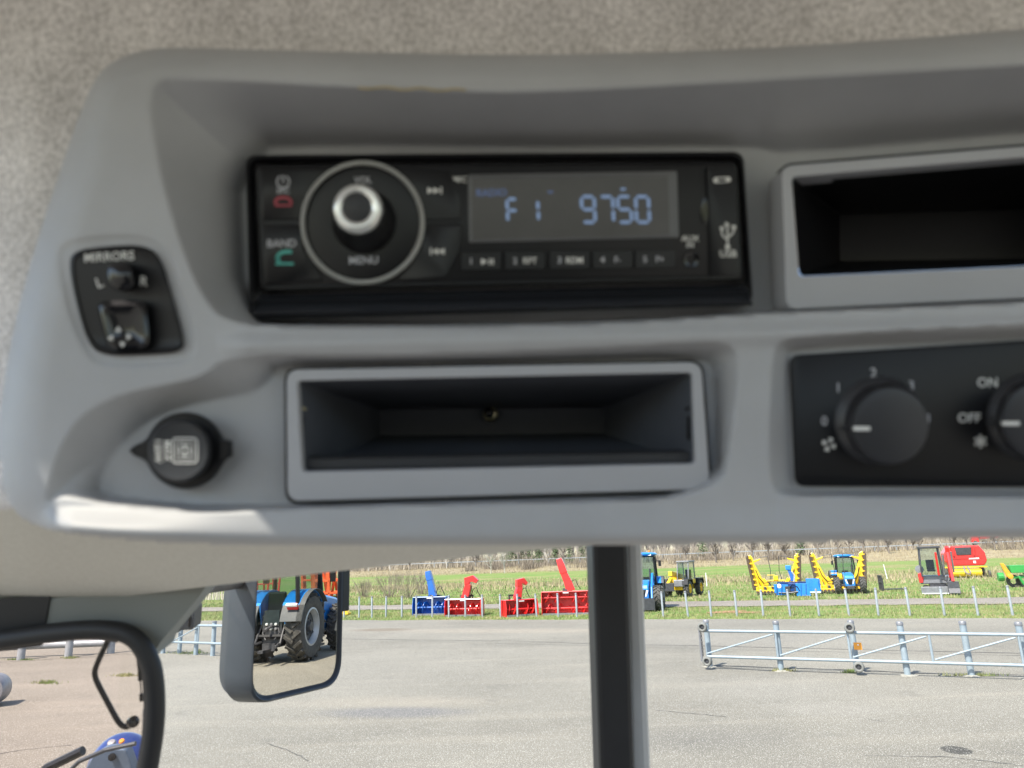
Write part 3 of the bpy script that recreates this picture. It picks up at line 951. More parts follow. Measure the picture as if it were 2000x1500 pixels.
def tractor(name, label, loc, rz, Rr=0.75, rw=0.42, tr=0.72, Rf=0.5, fw=0.3, tf=0.66, wb=1.9, cabh=2.45, blue=None, big=False, group=None, cabin=True):
    """front looks along local -y, rear axle at the origin"""
    t = thing(name, label, 'tractor', loc, rz, group)
    blue = blue or M_bluep
    k = Rr / 0.75
    zc = Rr * 1.25
    MB().box((0, -wb * 0.45, Rr * 0.95), (0.42 * k, wb * 1.25, 0.5 * k)).build('chassis', M_steel, t, bevel=0.03)
    hz, hw = Rr * 0.8 + 0.85 * k, 0.33 * k
    yf = -wb - 0.5 * k
    hood = MB().ext([(-0.72 * k, Rr * 0.85), (-0.72 * k, hz), (-wb * 0.7, hz - 0.03 * k), (yf + 0.12 * k, hz - 0.17 * k), (yf, hz - 0.36 * k), (yf - 0.02, Rr * 0.72), (yf + 0.1, Rr * 0.62)], -hw, hw, 'x')
    hood.build('hood', blue, t, smooth=30, bevel=0.07 * k, seg=3)
    MB().ext([(-hw * .62, hz - 0.42 * k), (hw * .62, hz - 0.42 * k), (hw * .3, Rr * 0.86), (-hw * .3, Rr * 0.86)], yf - 0.05, yf + 0.1, 'y').build('grille', M_black, t, bevel=0.02)
    for s in (-1, 1):
        MB().ext([(s * hw * .66, hz - 0.44 * k), (s * hw * .95, hz - 0.46 * k), (s * hw * .66, Rr * 0.95), (s * hw * .42, Rr * 0.92)], yf - 0.045, yf + 0.1, 'y').build('headlight', M_lamp, t, bevel=0.01)
    MB().box((0, yf + .02, Rr * 0.6), (0.5 * k, 0.25 * k, 0.24 * k)).build('front_weight', M_steel, t, bevel=0.03)
    MB().box((0, -wb, Rf), (tf * 2 - fw * .5, 0.16 * k, 0.16 * k)).build('front_axle', M_steel, t, bevel=0.02)
    MB().box((0, 0, Rr), (tr * 2 - rw * .5, 0.26 * k, 0.26 * k)).build('rear_axle', M_steel, t, bevel=0.02)
    for s in (-1, 1):
        wheel(t, s * tr, 0, Rr, rw, Rr * 0.56, s, lugs=20, lug_h=0.05 * k)
        wheel(t, s * tf, -wb, Rf, fw, Rf * 0.55, s, lugs=18, lug_h=0.04 * k)
        fb = MB()
        prof = []
        for i in range(13):
            a = R(12 + 156 * i / 12)
            prof.append((math.cos(a) * (Rr + .1 * k), Rr + math.sin(a) * (Rr + .1 * k)))
        inn = [((Rr + .06 * k) / (Rr + .1 * k) * p[0], Rr + (p[1] - Rr) * (Rr + .06 * k) / (Rr + .1 * k)) for p in prof]
        fb.ext(prof[2:11] + inn[2:11][::-1], s * (tr - rw * .62), s * (tr + rw * .32), 'x')
        fb.ext([(p[0], p[1]) for p in prof[2:11]] + [(-Rr * .7, Rr * 1.1), (Rr * .7, Rr * 1.1)], s * (tr - rw * .66), s * (tr - rw * .6), 'x')
        fen = fb.build('fender', blue, t, smooth=35)
        ge = MB().ext(prof[0:11] + [(p[0] * 0.985, Rr + (p[1] - Rr) * 0.985) for p in prof[0:11]][::-1], s * (tr + rw * .3), s * (tr + rw * .62), 'x')
        ge.ext(prof[0:3] + inn[0:3][::-1], s * (tr - rw * .62), s * (tr + rw * .62), 'x')
        ge.build('fender_extension', M_fend, fen, smooth=35)
        tl_ = MB().box((s * (tr + rw * .05), Rr * 0.98 + .05 * k, Rr * 1.66), (0.26 * k, 0.07 * k, 0.15 * k), rot=(-38, 0, 0)).build('tail_lamp', M_tail, t, bevel=0.02)
        MB().box((s * (tr + rw * .05), Rr * 0.98 + .10 * k, Rr * 1.70), (0.26 * k, 0.06 * k, 0.05 * k), rot=(-38, 0, 0)).build('reflector', M_lamp, tl_)
    # cab
    if cabin:
        z0, z1 = Rr * 1.2, cabh
        y0, y1 = -0.78 * k, 0.62 * k
        xw, xt = 0.62 * k, 0.56 * k
        fr = MB()
        cor = {}
        for sx in (-1, 1):
            for (yy, yt) in ((y0, y0 + .12 * k), (y1, y1 - .02 * k)):
                fr.tube([(sx * xw * .92, yy, z0 - .4 * k), (sx * xw, yy, z0 + .3 * k), (sx * xt, yt, z1 - .06 * k)], 0.05 * k, 6)
        for z, q in ((z0 - .3 * k, .92), (z1 - .08 * k, .9)):
            for sx in (-1, 1):
                fr.tube([(sx * xw * q, y0 + (.1 if z > z0 else 0), z), (sx * xw * q, y1, z)], 0.05 * k, 6)
            for yy in (y0 + (.1 if z > z0 else 0), y1):
                fr.tube([(-xw * q, yy, z), (xw * q, yy, z)], 0.05 * k, 6)
        fr.build('cab_frame', M_black, t, smooth=40)
        for sx in (-1, 1):
            MB().add([(sx * xw * .97, y0, z0 - .28 * k), (sx * xw * .97, y1, z0 - .28 * k), (sx * xt, y1 - .02, z1 - .08 * k), (sx * xt, y0 + .1 * k, z1 - .08 * k)], [(0, 1, 2, 3)]).build('side_window', G_veh, t)
        MB().add([(-xw * .95, y0, z0 - .28 * k), (xw * .95, y0, z0 - .28 * k), (xt, y0 + .12 * k, z1 - .08 * k), (-xt, y0 + .12 * k, z1 - .08 * k)], [(0, 1, 2, 3)]).build('windscreen', G_veh, t)
        MB().add([(-xw * .95, y1, z0 - .05 * k), (xw * .95, y1, z0 - .05 * k), (xt, y1 - .02, z1 - .08 * k), (-xt, y1 - .02, z1 - .08 * k)], [(0, 1, 2, 3)]).build('rear_window', G_veh, t)
        rf = MB()
        for (q, z) in ((0.9, z1 - .07 * k), (1.12, z1 - .03 * k), (1.16, z1 + .03 * k), (1.0, z1 + .1 * k), (0.6, z1 + .13 * k)):
            n = len(rf.v)
            for a in range(24):
                t_ = 2 * math.pi * a / 24
                cx, cy = math.cos(t_), math.sin(t_)
                sq = (abs(cx) ** 4 + abs(cy) ** 4) ** -0.25
                rf.v.append((cx * sq * xt * 1.12 * q, (y0 + y1) / 2 + cy * sq * (y1 - y0) * .54 * q, z))
            if n:
                rf.f += [(n - 24 + i, n - 24 + (i + 1) % 24, n + (i + 1) % 24, n + i) for i in range(24)]
        rf.f += [tuple(range(24))[::-1], tuple(range(len(rf.v) - 24, len(rf.v)))]
        ro = rf.build('roof', blue, t, smooth=50)
        for sx in (-.7, .7):
            MB().box((sx * xt, y0 - .1 * k, z1 - .01 * k), (.16 * k, .06 * k, .09 * k)).build('work_lamp', M_lamp, ro, bevel=.01)
            MB().box((sx * xt, y1 + .1 * k, z1 - .01 * k), (.16 * k, .06 * k, .09 * k)).build('work_lamp', M_lamp, ro, bevel=.01)
        MB().box((0, .15 * k, z0 + .0 * k), (.42 * k, .4 * k, .16 * k)).box((0, .36 * k, z0 + .36 * k), (.42 * k, .12 * k, .6 * k)).build('seat', M_black, t, bevel=.05)
        MB().tube([(0, y0 + .3 * k, z0 - .2 * k), (0, y0 + .42 * k, z0 + .28 * k)], .03 * k, 6).build('steering_column', M_black, t)
        for sx in (-1, 1):
            mo = MB().box((sx * (xw + .25 * k), y0 - .02, z1 - .45 * k), (.14 * k, .05 * k, .28 * k))
            mo.tube([(sx * xw, y0 + .02, z1 - .3 * k), (sx * (xw + .25 * k), y0, z1 - .3 * k)], .015 * k, 5)
            mo.build('mirror', M_black, t, bevel=.01)
    # rear linkage
    rl = MB()
    rl.box((0, .42 * k, Rr * .95), (.46 * k, .3 * k, .62 * k))
    rl.box((0, .5 * k, Rr * 1.32), (.36 * k, .22 * k, .34 * k))
    for sx in (-1, 1):
        rl.tube([(sx * .2 * k, .4 * k, Rr * .66), (sx * .34 * k, 1.1 * k, Rr * .55)], .035 * k, 6)
        rl.tube([(sx * .27 * k, .42 * k, Rr * 1.32), (sx * .3 * k, .78 * k, Rr * .6)], .024 * k, 6)
        rl.tube([(sx * .26 * k, .36 * k, Rr * 1.3), (sx * .28 * k, .5 * k, Rr * 1.36)], .05 * k, 6)
        rl.tube([(sx * .12 * k, .56 * k, Rr * 1.1), (sx * .2 * k, .62 * k, Rr * .9), (sx * .1 * k, .66 * k, Rr * .7)], .018 * k, 5)
    rl.tube([(0, .5 * k, Rr * 1.12), (0.03, 1.0 * k, Rr * 1.0)], .03 * k, 6)
    rl.box((0, .75 * k, Rr * .42), (.12 * k, .7 * k, .06 * k))
    rl.box((0, .66 * k, Rr * .5), (.3 * k, .1 * k, .16 * k))
    rl.build('rear_linkage', M_steel, t, smooth=40)
    for i in range(6):
        MB().lathe([(.03 * k, 0), (.03 * k, .06 * k), (0, .065 * k)], 8, Matrix.Translation(((i % 3 - 1) * .11 * k, .58 * k, Rr * (1.02 + .13 * (i // 3)))) @ Matrix.Rotation(R(-90), 4, 'X')).build('coupler', M_ring if i % 2 else M_grey, t)
    MB().tube([(hw * 1.05, -wb * .55, hz - .2 * k), (hw * 1.1, -wb * .55, hz + .55 * k)], .045 * k, 8).build('exhaust', M_steel, t, smooth=40)
    for sx in (-1, 1):
        MB().box((sx * .5 * k, -.75 * k, Rr * .62), (.3 * k, .34 * k, .05 * k)).box((sx * .5 * k, -.75 * k, Rr * .36), (.3 * k, .34 * k, .05 * k)).build('step', M_steel, t)
    return t

def snow_blower(label, loc, rz, W, Hh, m, chute, top, dual=False, cx=0.0, hood_dir=1.0, tall=False):
    """open auger side looks along local -y"""
    t = thing('snow_blower', label, 'snow blower', loc, rz, 'snow blowers behind the fence')
    D = 0.75
    hb = MB()
    hb.box((0, D / 2, Hh / 2), (W, 0.03, Hh))
    hb.box((0, 0.08, Hh - .012), (W, D - .12, 0.025))
    hb.box((0, 0, 0.06), (W, D, 0.03))
    hb.build('housing', m, t)
    for s in (-1, 1):
        MB().ext([(-D * .62, 0.0), (-D * .66, Hh * .5), (-D * .5, Hh), (D / 2, Hh), (D / 2, 0)], s * W / 2 - .015, s * W / 2 + .015, 'x').build('side_plate', m, t, bevel=.006)
        MB().box((s * (W / 2 - .05), 0, 0.03), (.07, .6, .06)).build('skid_shoe', M_steel, t)
    MB().tube([(-W / 2, -D * .5, Hh * .985), (W / 2, -D * .5, Hh * .985)], .03, 6).build('front_bar', m, t)
    MB().box((0, -D * .55, .05), (W, .05, .1)).build('cutting_edge', M_grey, t)
    for az in ([0.28, 0.72] if dual else [0.42]):
        zc, rr = Hh * az, Hh * (0.21 if dual else 0.33)
        au = MB().tube([(-W / 2, -.12, zc), (W / 2, -.12, zc)], .05, 8)
        for s in (-1, 1):
            n = 44
            vs_ = []
            for i in range(n + 1):
                x = s * (W / 2 - .03 - (W / 2 - .18) * i / n)
                a = s * 2 * math.pi * 2.1 * i / n
                for r_ in (rr * .55, rr):
                    for dx in (-.012, .012):
                        vs_.append((x + dx, -.12 + r_ * math.cos(a), zc + r_ * math.sin(a)))
            fs_ = []
            for i in range(n):
                o_ = i * 4
                fs_ += [(o_, o_ + 2, o_ + 6, o_ + 4), (o_ + 1, o_ + 5, o_ + 7, o_ + 3), (o_ + 2, o_ + 3, o_ + 7, o_ + 6), (o_, o_ + 4, o_ + 5, o_ + 1)]
            au.add(vs_, fs_)
            for i in range(5):
                x = s * (W / 2 - .1 - (W / 2 - .3) * i / 5)
                a = s * 13 * i / 5
                au.box((x, -.12 + rr * .3 * math.cos(a), zc + rr * .3 * math.sin(a)), (.04, .04, .04))
                au.tube([(x, -.12, zc), (x, -.12 + rr * math.cos(a), zc + rr * math.sin(a))], .02, 5)
        au.build('auger', m, t, smooth=40)
    fan = MB().lathe([(Hh * .36, 0), (Hh * .36, .3), (Hh * .3, .32), (0, .32)], 20, Matrix.Translation((cx, D / 2 + .02, Hh * .45)) @ Matrix.Rotation(R(-90), 4, 'X'))
    fan.build('fan_housing', m, t, smooth=40)
    MB().lathe([(.2, 0), (.2, .08), (.17, .1), (.17, .14)], 18, Matrix.Translation((cx, .1, Hh))).build('chute_ring', M_steel, t, smooth=40)
    pts = [(cx + p[0], .1, Hh + p[1]) for p in chute]
    n = len(pts)
    MB().rect(pts, [p[2] for p in chute], [p[3] for p in chute]).build('chute', m, t, bevel=.02)
    hd = [(cx + p[0], .1, Hh + p[1]) for p in top]
    MB().rect(hd, [p[2] for p in top], [p[3] for p in top]).build('chute_hood', m, t, bevel=.015)
    MB().tube([(cx + .18, .2, Hh + .05), (cx + .34, .2, Hh + .5), (cx + .52, .2, Hh + .58), (cx + .6, .2, Hh + .35), (cx + .75, .22, Hh + .08)], .022, 6).build('hose', M_black, t, smooth=60)
    MB().tube([(cx + .14, .26, Hh + .1), (pts[-1][0] + .14, .26, pts[-1][2] - .15)], .022, 6).build('cylinder', M_steel, t)
    fr = MB()
    for s in (-1, 1):
        fr.box((s * .34, D / 2 + .35, .45), (.06, .7, .08)).box((s * .34, D / 2 + .1, .75), (.06, .1, .7))
    fr.box((0, D / 2 + .68, .45), (.8, .06, .1)).box((0, D / 2 + .12, 1.06), (.74, .08, .08))
    fr.build('hitch_frame', M_steel, t)
    MB().box((0, -D * .5, Hh - .07), (.3, .04, .05)).build('sticker', M_white, t)
    return t
MP = 1 / 1400.0
b0 = ground(838, 1201)
face = math.atan2(0.39, 0.921) * 0      # machines look at the yard
FR = math.atan2(E1.y, E1.x)
snow_blower('blue snow blower with a tall upright chute', ground(843, 1201, -.02), R(-14), 2.0, 1.02, M_bluep2,
            [(0.06, .0, .42, .34), (-.02, .5, .36, .32), (-.12, .95, .3, .3)], [(-.12, .93, .34, .34), (-.2, 1.22, .32, .33), (-.24, 1.45, .28, .3)])
snow_blower('red snow blower with a short chute bent right, beside the blue one', ground(908, 1203, -.02), R(-12), 2.05, .92, M_redp,
            [(-.12, 0, .4, .32), (.0, .45, .36, .3), (.1, .8, .32, .3)], [(.08, .78, .36, .33), (.02, 1.0, .36, .33), (.35, 1.08, .34, .33), (.62, .9, .2, .32)], cx=.12)
snow_blower('smallest red snow blower, turned and slightly tilted', ground(1014, 1203, -.02), R(24), 1.85, .85, M_redp,
            [(-.05, 0, .38, .3), (.05, .4, .34, .3), (.12, .7, .3, .28)], [(.1, .68, .34, .3), (.08, .92, .34, .3), (.32, .96, .3, .3), (.52, .78, .18, .3)])
snow_blower('largest red snow blower with two augers and a tall straight chute', ground(1108, 1200, -.02), R(-8), 2.6, 1.2, M_redp,
            [(.25, 0, .5, .36), (.12, .45, .42, .34), (-.08, .95, .36, .32)], [(-.08, .93, .4, .36), (-.2, 1.35, .38, .34), (-.32, 1.7, .3, .28)], dual=True)

# blue loader tractor half hidden by the door post
lt = tractor('loader_tractor', 'tall blue tractor with front loader arms, half hidden by the door post', ground(1264, 1188, -.02), R(-14), Rr=.82, rw=.45, tr=.8, Rf=.66, fw=.42, tf=.78, wb=2.2, cabh=2.95)
for s in (-1, 1):
    a = MB().ext([(.1, 1.75), (-1.2, 1.95), (-2.4, 1.25), (-3.0, .35), (-2.85, .3), (-2.3, 1.05), (-1.15, 1.72), (.1, 1.55)], s * .5 - .05, s * .5 + .05, 'x')
    a.box((s * .5, -1.0, 1.45), (.14, .14, 1.0))
    a.build('loader_arm', M_bluep, lt, bevel=.02)
    MB().tube([(s * .5, -.9, 1.2), (s * .5, -2.2, 1.3)], .045, 8).build('loader_cylinder', M_steel, lt)
MB().box((0, -3.0, .4), (1.3, .08, .6)).build('bucket_carrier', M_steel, lt)
MB().lathe([(.07, 0), (.07, .12), (0, .15)], 10, Matrix.Translation((.35, 0, 3.06))).build('beacon', M_amber, lt)

# telehandler
th = thing('telehandler', 'yellow telescopic handler with a grey cab standing in the meadow', 'telehandler', ground(1336, 1164, -.02), R(-32))
th.scale = (.9, .9, .95)
for (x, y) in ((-.85, -1.3), (.85, -1.3), (-.85, 1.4), (.85, 1.4)):
    wheel(th, x, y, .6, .42, .34, 1 if x > 0 else -1, M_yel, M_yel, lugs=16, lug_h=.05)
    MB().ext([(y - .7, .9), (y - .55, 1.3), (y + .55, 1.3), (y + .7, .9), (y + .62, .88), (y + .5, 1.22), (y - .5, 1.22), (y - .62, .88)], x - .24, x + .24, 'x').build('mudguard', M_black, th)
MB().box((0, .1, .75), (1.1, 3.6, .5)).build('chassis', M_yel, th, bevel=.04)
MB().box((-.62, .9, 1.25), (.5, 1.9, .6)).build('engine_cover', M_yel, th, bevel=.08)
MB().box((.35, -1.65, 1.0), (.9, .5, .5)).build('front_guard', M_grey, th, bevel=.05)
c = MB()
for sx in (-.05, .85):
    for y, yt in ((-1.0, -.75), (.55, .5)):
        c.tube([(sx, y, 1.0), (sx, y, 1.5), (sx, yt, 2.5)], .055, 6)
c.box((.4, -.12, 2.55), (1.05, 1.5, .12))
MB().box((.4, -.2, 1.1), (.97, 1.52, .34)).build('cab_base', M_yel, th, bevel=.04)
c.build('cab', M_grey, th, bevel=.03)
for sx in (-.05, .85):
    MB().add([(sx, -1, 1.3), (sx, .55, 1.3), (sx, .5, 2.5), (sx, -.75, 2.5)], [(0, 1, 2, 3)]).build('side_window', G_veh, th)
MB().add([(-.05, -1, 1.3), (.85, -1, 1.3), (.85, -.75, 2.5), (-.05, -.75, 2.5)], [(0, 1, 2, 3)]).build('windscreen', G_veh, th)
MB().box((.4, .1, 1.3), (.5, .5, .12)).box((.4, .35, 1.65), (.5, .12, .6)).build('seat', M_black, th, bevel=.04)
MB().box((-.35, 0, 1.5), (.32, 3.6, .36), rot=(-7, 0, 0)).box((-.35, -2.0, 1.15), (.24, .9, .26), rot=(25, 0, 0)).build('boom', M_yel, th, bevel=.03)
MB().box((-.35, -2.5, .75), (1.0, .1, .6)).build('tool_carrier', M_steel, th, bevel=.02)

# yellow folding mowers
def mower(label, loc, rz):
    t = thing('folding_mower', label, 'mower', loc, rz, 'yellow folding mowers')
    f = MB().box((0, 0, .42), (2.7, .5, .3)).box((0, -.28, .28), (2.6, .12, .16))
    for i in range(9):
        f.box((-1.2 + i * .3, -.27, .5), (.05, .1, .26))
    f.build('base_frame', M_yel, t, bevel=.02)
    for i in range(12):
        MB().lathe([(.1, 0), (.1, .04), (0, .05)], 10, Matrix.Translation((-1.25 + i * .227, -.34, .2)) @ Matrix.Rotation(R(90), 4, 'X')).build('disc', M_rust, t)
    MB().tube([(-.55, .1, .95), (.55, .1, .95)], .05, 8).build('cross_tube', M_yel, t)
    MB().box((0, .1, 1.12), (.3, .2, .32)).box((-.3, .1, 1.32), (.5, .06, .05)).build('headstock', M_yel, t, bevel=.03)
    for s in (-1, 1):
        MB().ext([(s * .55, .5), (s * .75, .5), (s * .95, 1.0), (s * .75, 1.15), (s * .5, .8)], -.15, .2, 'y').build('bracket', M_yel, t, bevel=.02)
        w = MB()
        w.ext([(s * 1.1, .55), (s * 1.38, .55), (s * 1.62, 2.55), (s * 1.42, 2.62), (s * 1.36, 2.5)], -.12, .25, 'y')
        w.tube([(s * .85, 0, .6), (s * 1.15, 0, 1.3), (s * 1.38, 0, 2.1)], [.16, .2, .1], 8)
        w.ext([(s * 1.45, 2.3), (s * 1.42, 2.14), (s * .92, 2.34), (s * .86, 2.46)], -.1, .2, 'y')
        wing = w.build('wing', M_yel, t, bevel=.02)
        MB().ext([(s * 1.39, .35), (s * 1.56, .35), (s * 1.8, 2.5), (s * 1.72, 2.7), (s * 1.62, 2.66)], -.3, .42, 'y').build('rubber_skirt', M_rust, wing, bevel=.02)
        for i in range(6):
            z = .7 + i * .36
            MB().box((s * (1.3 + .12 * z), -.2, z), (.24, .2, .09), rot=(0, s * -12, 0)).build('knife_arm', M_yel, wing, bevel=.01)
        MB().lathe([(.14, 0), (.14, .3), (.08, .34), (0, .34)], 12, Matrix.Translation((s * 1.56, .2, 2.58)) @ Matrix.Rotation(R(90), 4, 'X')).build('end_drum', M_yel, wing, smooth=40)
        MB().tube([(s * .45, .1, .6), (s * .28, .1, 1.6), (s * .36, .1, 2.55), (s * .38, .1, 2.6), (s * 1.0, .1, 2.5)], .025, 6).build('hoop', M_steel, t)
        MB().tube([(s * .4, .15, .75), (s * .7, .1, .95), (s * .95, .05, 1.1)], .05, 6).build('lift_cylinder', M_steel, t)
        MB().tube([(s * .3, -.2, .55), (s * .5, -.3, .85), (s * .8, -.25, .8), (s * 1.1, -.2, 1.2), (s * 1.25, -.2, 1.7)], .028, 6).build('hydraulic_hose', M_black, t)
        MB().box((s * .75, -.3, .46), (.16, .08, .2)).box((s * .25, -.32, .5), (.2, .06, .12)).build('gearbox', M_steel, t, bevel=.01)
        MB().box((s * 1.0, .1, .12), (.06, .06, .25)).build('stand', M_steel, t)
    return t
mower('left yellow folding mower with both wings raised', ground(1519, 1162, -.02), R(-20))
mower('right yellow folding mower standing behind the small blue tractor', ground(1645, 1159, -.02), R(-22))

# blue snow blade / blower between the mowers
bb = thing('snow_plough', 'blue winged snow plough with a round white sticker, between the yellow mowers', 'snow plough', ground(1560, 1164, -.02), R(-21))
MB().box((-.3, .35, .6), (1.9, .05, .6)).build('back_plate', mat('navy_paint', (0.004, 0.035, 0.15), 0.4), bb, bevel=.01)
for x in (-1.3, -1.0, .2, .5):
    MB().box((x, -.62, .45), (.035, .04, .7), rot=(0, 6, 0)).build('rib', M_bluep2, bb)
MB().tube([(-.5, -.5, .5), (-.3, -.62, .75), (0, -.6, .6), (.1, -.6, .35)], .03, 6).build('hydraulic_hose', M_black, bb)
MB().box((-.62, -.5, .4), (.3, .12, .5)).box((-.1, -.5, .35), (.2, .14, .4)).build('mount', M_steel, bb, bevel=.01)
MB().ext([(-1.45, .1), (-.75, .1), (-.55, .75), (-1.45, .8)], -.55, -.5, 'y').build('left_wing', M_bluep, bb, bevel=.01)
MB().ext([(-.1, .02), (.75, .02), (.65, .82), (-.1, .82)], -.6, -.55, 'y').build('centre_wing', M_bluep, bb, bevel=.01)
MB().ext([(.55, .2), (1.4, .2), (1.4, 1.05), (1.25, .75), (1.42, .62), (1.35, 1.08), (.55, 1.1)], -.12, -.06, 'y').build('right_wing', M_bluep, bb, bevel=.01)
MB().box((.98, -.13, .23), (.8, .05, .07)).build('wear_strip', M_white, bb)
MB().ext([(-.5, .3), (.02, .3), (.05, .85), (-.55, .85)], -.5, .1, 'y').build('gear_housing', MATS['navy_paint'], bb, bevel=.03)
MB().rect([(-.25, 0, .95), (-.3, 0, 1.35), (-.42, 0, 1.75)], [.26, .22, .2], [.26, .24, .22]).build('chute', M_bluep2, bb, bevel=.015)
MB().box((-.43, -.02, 1.82), (.34, .3, .3)).build('chute_cap', M_bluep, bb, bevel=.04)
MB().tube([(-.18, -.15, .9), (-.1, -.15, 1.3), (-.22, -.15, 1.55)], .05, 6).build('drive_tube', M_rim, bb)
MB().tube([(-1.2, -.58, .25), (-.6, -.6, .22), (0, -.62, .3)], .05, 6).build('hose', M_steel, bb)
MB().lathe([(.14, 0), (.14, .015), (0, .018)], 18, Matrix.Translation((-1.12, -.555, .68)) @ Matrix.Rotation(R(90), 4, 'X')).build('sticker', M_white, bb)
MB().lathe([(.05, .02), (0, .024)], 12, Matrix.Translation((-1.12, -.558, .68)) @ Matrix.Rotation(R(90), 4, 'X')).build('sticker_mark', M_orange, bb)
MB().lathe([(.17, -.06), (.17, .06), (0, .06)], 14, Matrix.Translation((-1.4, -.4, .17)) @ Matrix.Rotation(R(90), 4, 'Y')).build('caster_wheel', M_tyre, bb)

tractor('compact_tractor', 'small blue cab tractor facing the yard in front of a yellow mower', ground(1657, 1157, -.02), R(-19), Rr=.7, rw=.4, tr=.82, Rf=.55, fw=.36, tf=.78, wb=1.85, cabh=2.42)

# pallet fork attachment
pf = thing('pallet_fork', 'black pallet fork attachment lying in the grass left of the mini excavator', 'pallet fork', ground(1745, 1154, -.02), R(-14))
b = MB().box((-.72, .1, .6), (.06, 1.0, .07)).box((-.72, .1, 1.02), (.06, 1.0, .07))
for y in (-.38, 0, .38, .58):
    b.box((-.72, y, .55), (.07, .07, 1.0))
b.build('carriage', M_steel, pf)
for y in (-.3, .35):
    MB().box((-.02, y, .12), (1.4, .14, .06)).box((-.66, y, .5), (.06, .14, .8)).build('tine', M_steel, pf, bevel=.01)

# mini excavator
ex = thing('mini_excavator', 'dark grey and red mini excavator with its blade towards the fence', 'excavator', ground(1835, 1160, -.02), R(-26))
for s in (-1, 1):
    MB().ext([(-1.0, .12), (-.85, .0), (.85, 0), (1.0, .12), (1.0, .38), (.85, .5), (-.85, .5), (-1.0, .38)], s * .62 - .16, s * .62 + .16, 'x').build('track', M_tyre, ex, bevel=.05)
MB().box((0, 0, .45), (.9, 1.2, .3)).build('undercarriage', M_steel, ex)
MB().box((-.25, -1.35, .28), (1.5, .08, .42)).box((-.25, -1.0, .35), (.8, .7, .12)).build('dozer_blade', M_grey, ex, bevel=.02)
MB().box((-.25, -1.4, .1), (1.5, .04, .06)).build('blade_edge', M_white, ex)
MB().ext([(-.95, -.5), (.75, -.5), (.75, .9), (.2, 1.15), (-.6, 1.15), (-.95, .9)], .62, 1.1, 'z').build('body', M_grey, ex, bevel=.06)
MB().ext([(-1.0, .7), (-.8, .7), (-.72, 1.05), (-.85, 1.3), (-1.02, 1.25)], -.55, -.3, 'y').build('side_panel', M_redp, ex, bevel=.02)
MB().lathe([(.02, 0), (.24, .02), (.24, .2), (0, .22)], 16, Matrix.Translation((-.88, -.3, 1.5)) @ Matrix.Rotation(R(90), 4, 'X')).build('tank', M_grey, ex, smooth=40)
c = MB()
for x, xt in ((-.8, -.72), (.35, .3)):
    for y, yt in ((-.65, -.5), (.5, .5)):
        c.tube([(x, y, 1.05), (x, y, 1.6), (xt, yt, 2.75)], .05, 6)
c.box((-.2, 0, 2.8), (1.2, 1.25, .14))
c.build('cab', M_steel, ex, bevel=.03)
MB().add([(-.8, -.65, 1.1), (.35, -.65, 1.1), (.3, -.5, 2.75), (-.72, -.5, 2.75)], [(0, 1, 2, 3)]).build('windscreen', G_veh, ex)
MB().add([(.35, -.65, 1.1), (.35, .5, 1.1), (.3, .5, 2.75), (.3, -.5, 2.75)], [(0, 1, 2, 3)]).build('side_window', G_veh, ex)
MB().box((-.22, .15, 1.4), (.45, .45, .12)).box((-.22, .35, 1.75), (.45, .1, .6)).build('seat', M_black, ex, bevel=.04)
MB().ext([(-.75, .95), (-1.1, 1.9), (-1.35, 2.75), (-1.15, 2.85), (-.9, 2.1), (-.5, 1.0)], .62, .82, 'x').build('boom', M_redp, ex, bevel=.03)
MB().ext([(-1.2, 2.75), (-1.05, 2.5), (-1.55, .75), (-1.75, .8)], .64, .8, 'x').box((.1, -.9, 1.8), (.12, .14, 1.4), rot=(12, 0, 0)).build('dipper_arm', M_redp, ex, bevel=.03)
MB().tube([(.9, -.95, 1.3), (.9, -1.2, 2.5)], .05, 8).tube([(.4, -.8, 1.2), (.45, -1.1, 2.3)], .05, 8).build('hydraulic_cylinder', M_grey, ex)
MB().ext([(-1.7, .8), (-1.45, .75), (-1.3, .4), (-1.5, .1), (-1.9, .12), (-1.75, .4)], .4, 1.0, 'x').build('bucket', M_steel, ex, bevel=.02)
MB().tube([(0.2, -.7, .9), (.55, -.95, .75), (.7, -1.2, 1.0), (.8, -1.3, 1.6)], .03, 6).build('hose', M_black, ex)

# round baler
ba = thing('round_baler', 'red round baler with a yellow pickup behind the mini excavator', 'baler', ground(1887, 1129, -.02), R(-22))
MB().ext([(-1.2, 1.1), (1.5, 1.1), (1.75, 1.5), (1.7, 2.2), (1.3, 2.85), (-1.0, 2.85), (-1.5, 2.3), (-1.55, 1.5)], -.8, 1.4, 'y').build('body', M_redp, ba, bevel=.1)
MB().ext([(-.55, 2.05), (.6, 2.05), (.7, 2.7), (-.6, 2.7)], -.86, -.78, 'y').build('belt_window', M_steel, ba, bevel=.02)
for s in (-1, 1):
    MB().ext([(s * .72, 1.95), (s * .85, 1.95), (s * .95, 2.8), (s * .78, 2.8)], -.95, -.75, 'y').build('side_rib', M_redd, ba, bevel=.02)
    wheel(ba, s * 1.45, .6, .48, .35, .24, s, M_yel, M_yel, lugs=0)
    MB().tube([(s * .15, -.8, 1.0), (s * .2, -1.4, .55), (s * .05, -2.0, .4)], .07, 6).build('drawbar', M_grey, ba)
MB().box((0, -.82, 1.75), (2.6, .05, .08)).build('front_rail', M_redd, ba)
MB().box((.75, -.83, 1.72), (.8, .03, .14)).build('lettering_band', M_white, ba)
MB().box((.75, -.83, 1.4), (.2, .03, .2)).build('sticker', M_white, ba)
MB().lathe([(.33, -1.15), (.33, 1.15)], 14, Matrix.Translation((0, -.75, .48)) @ Matrix.Rotation(R(90), 4, 'Y')).build('pickup_drum', M_yel, ba)
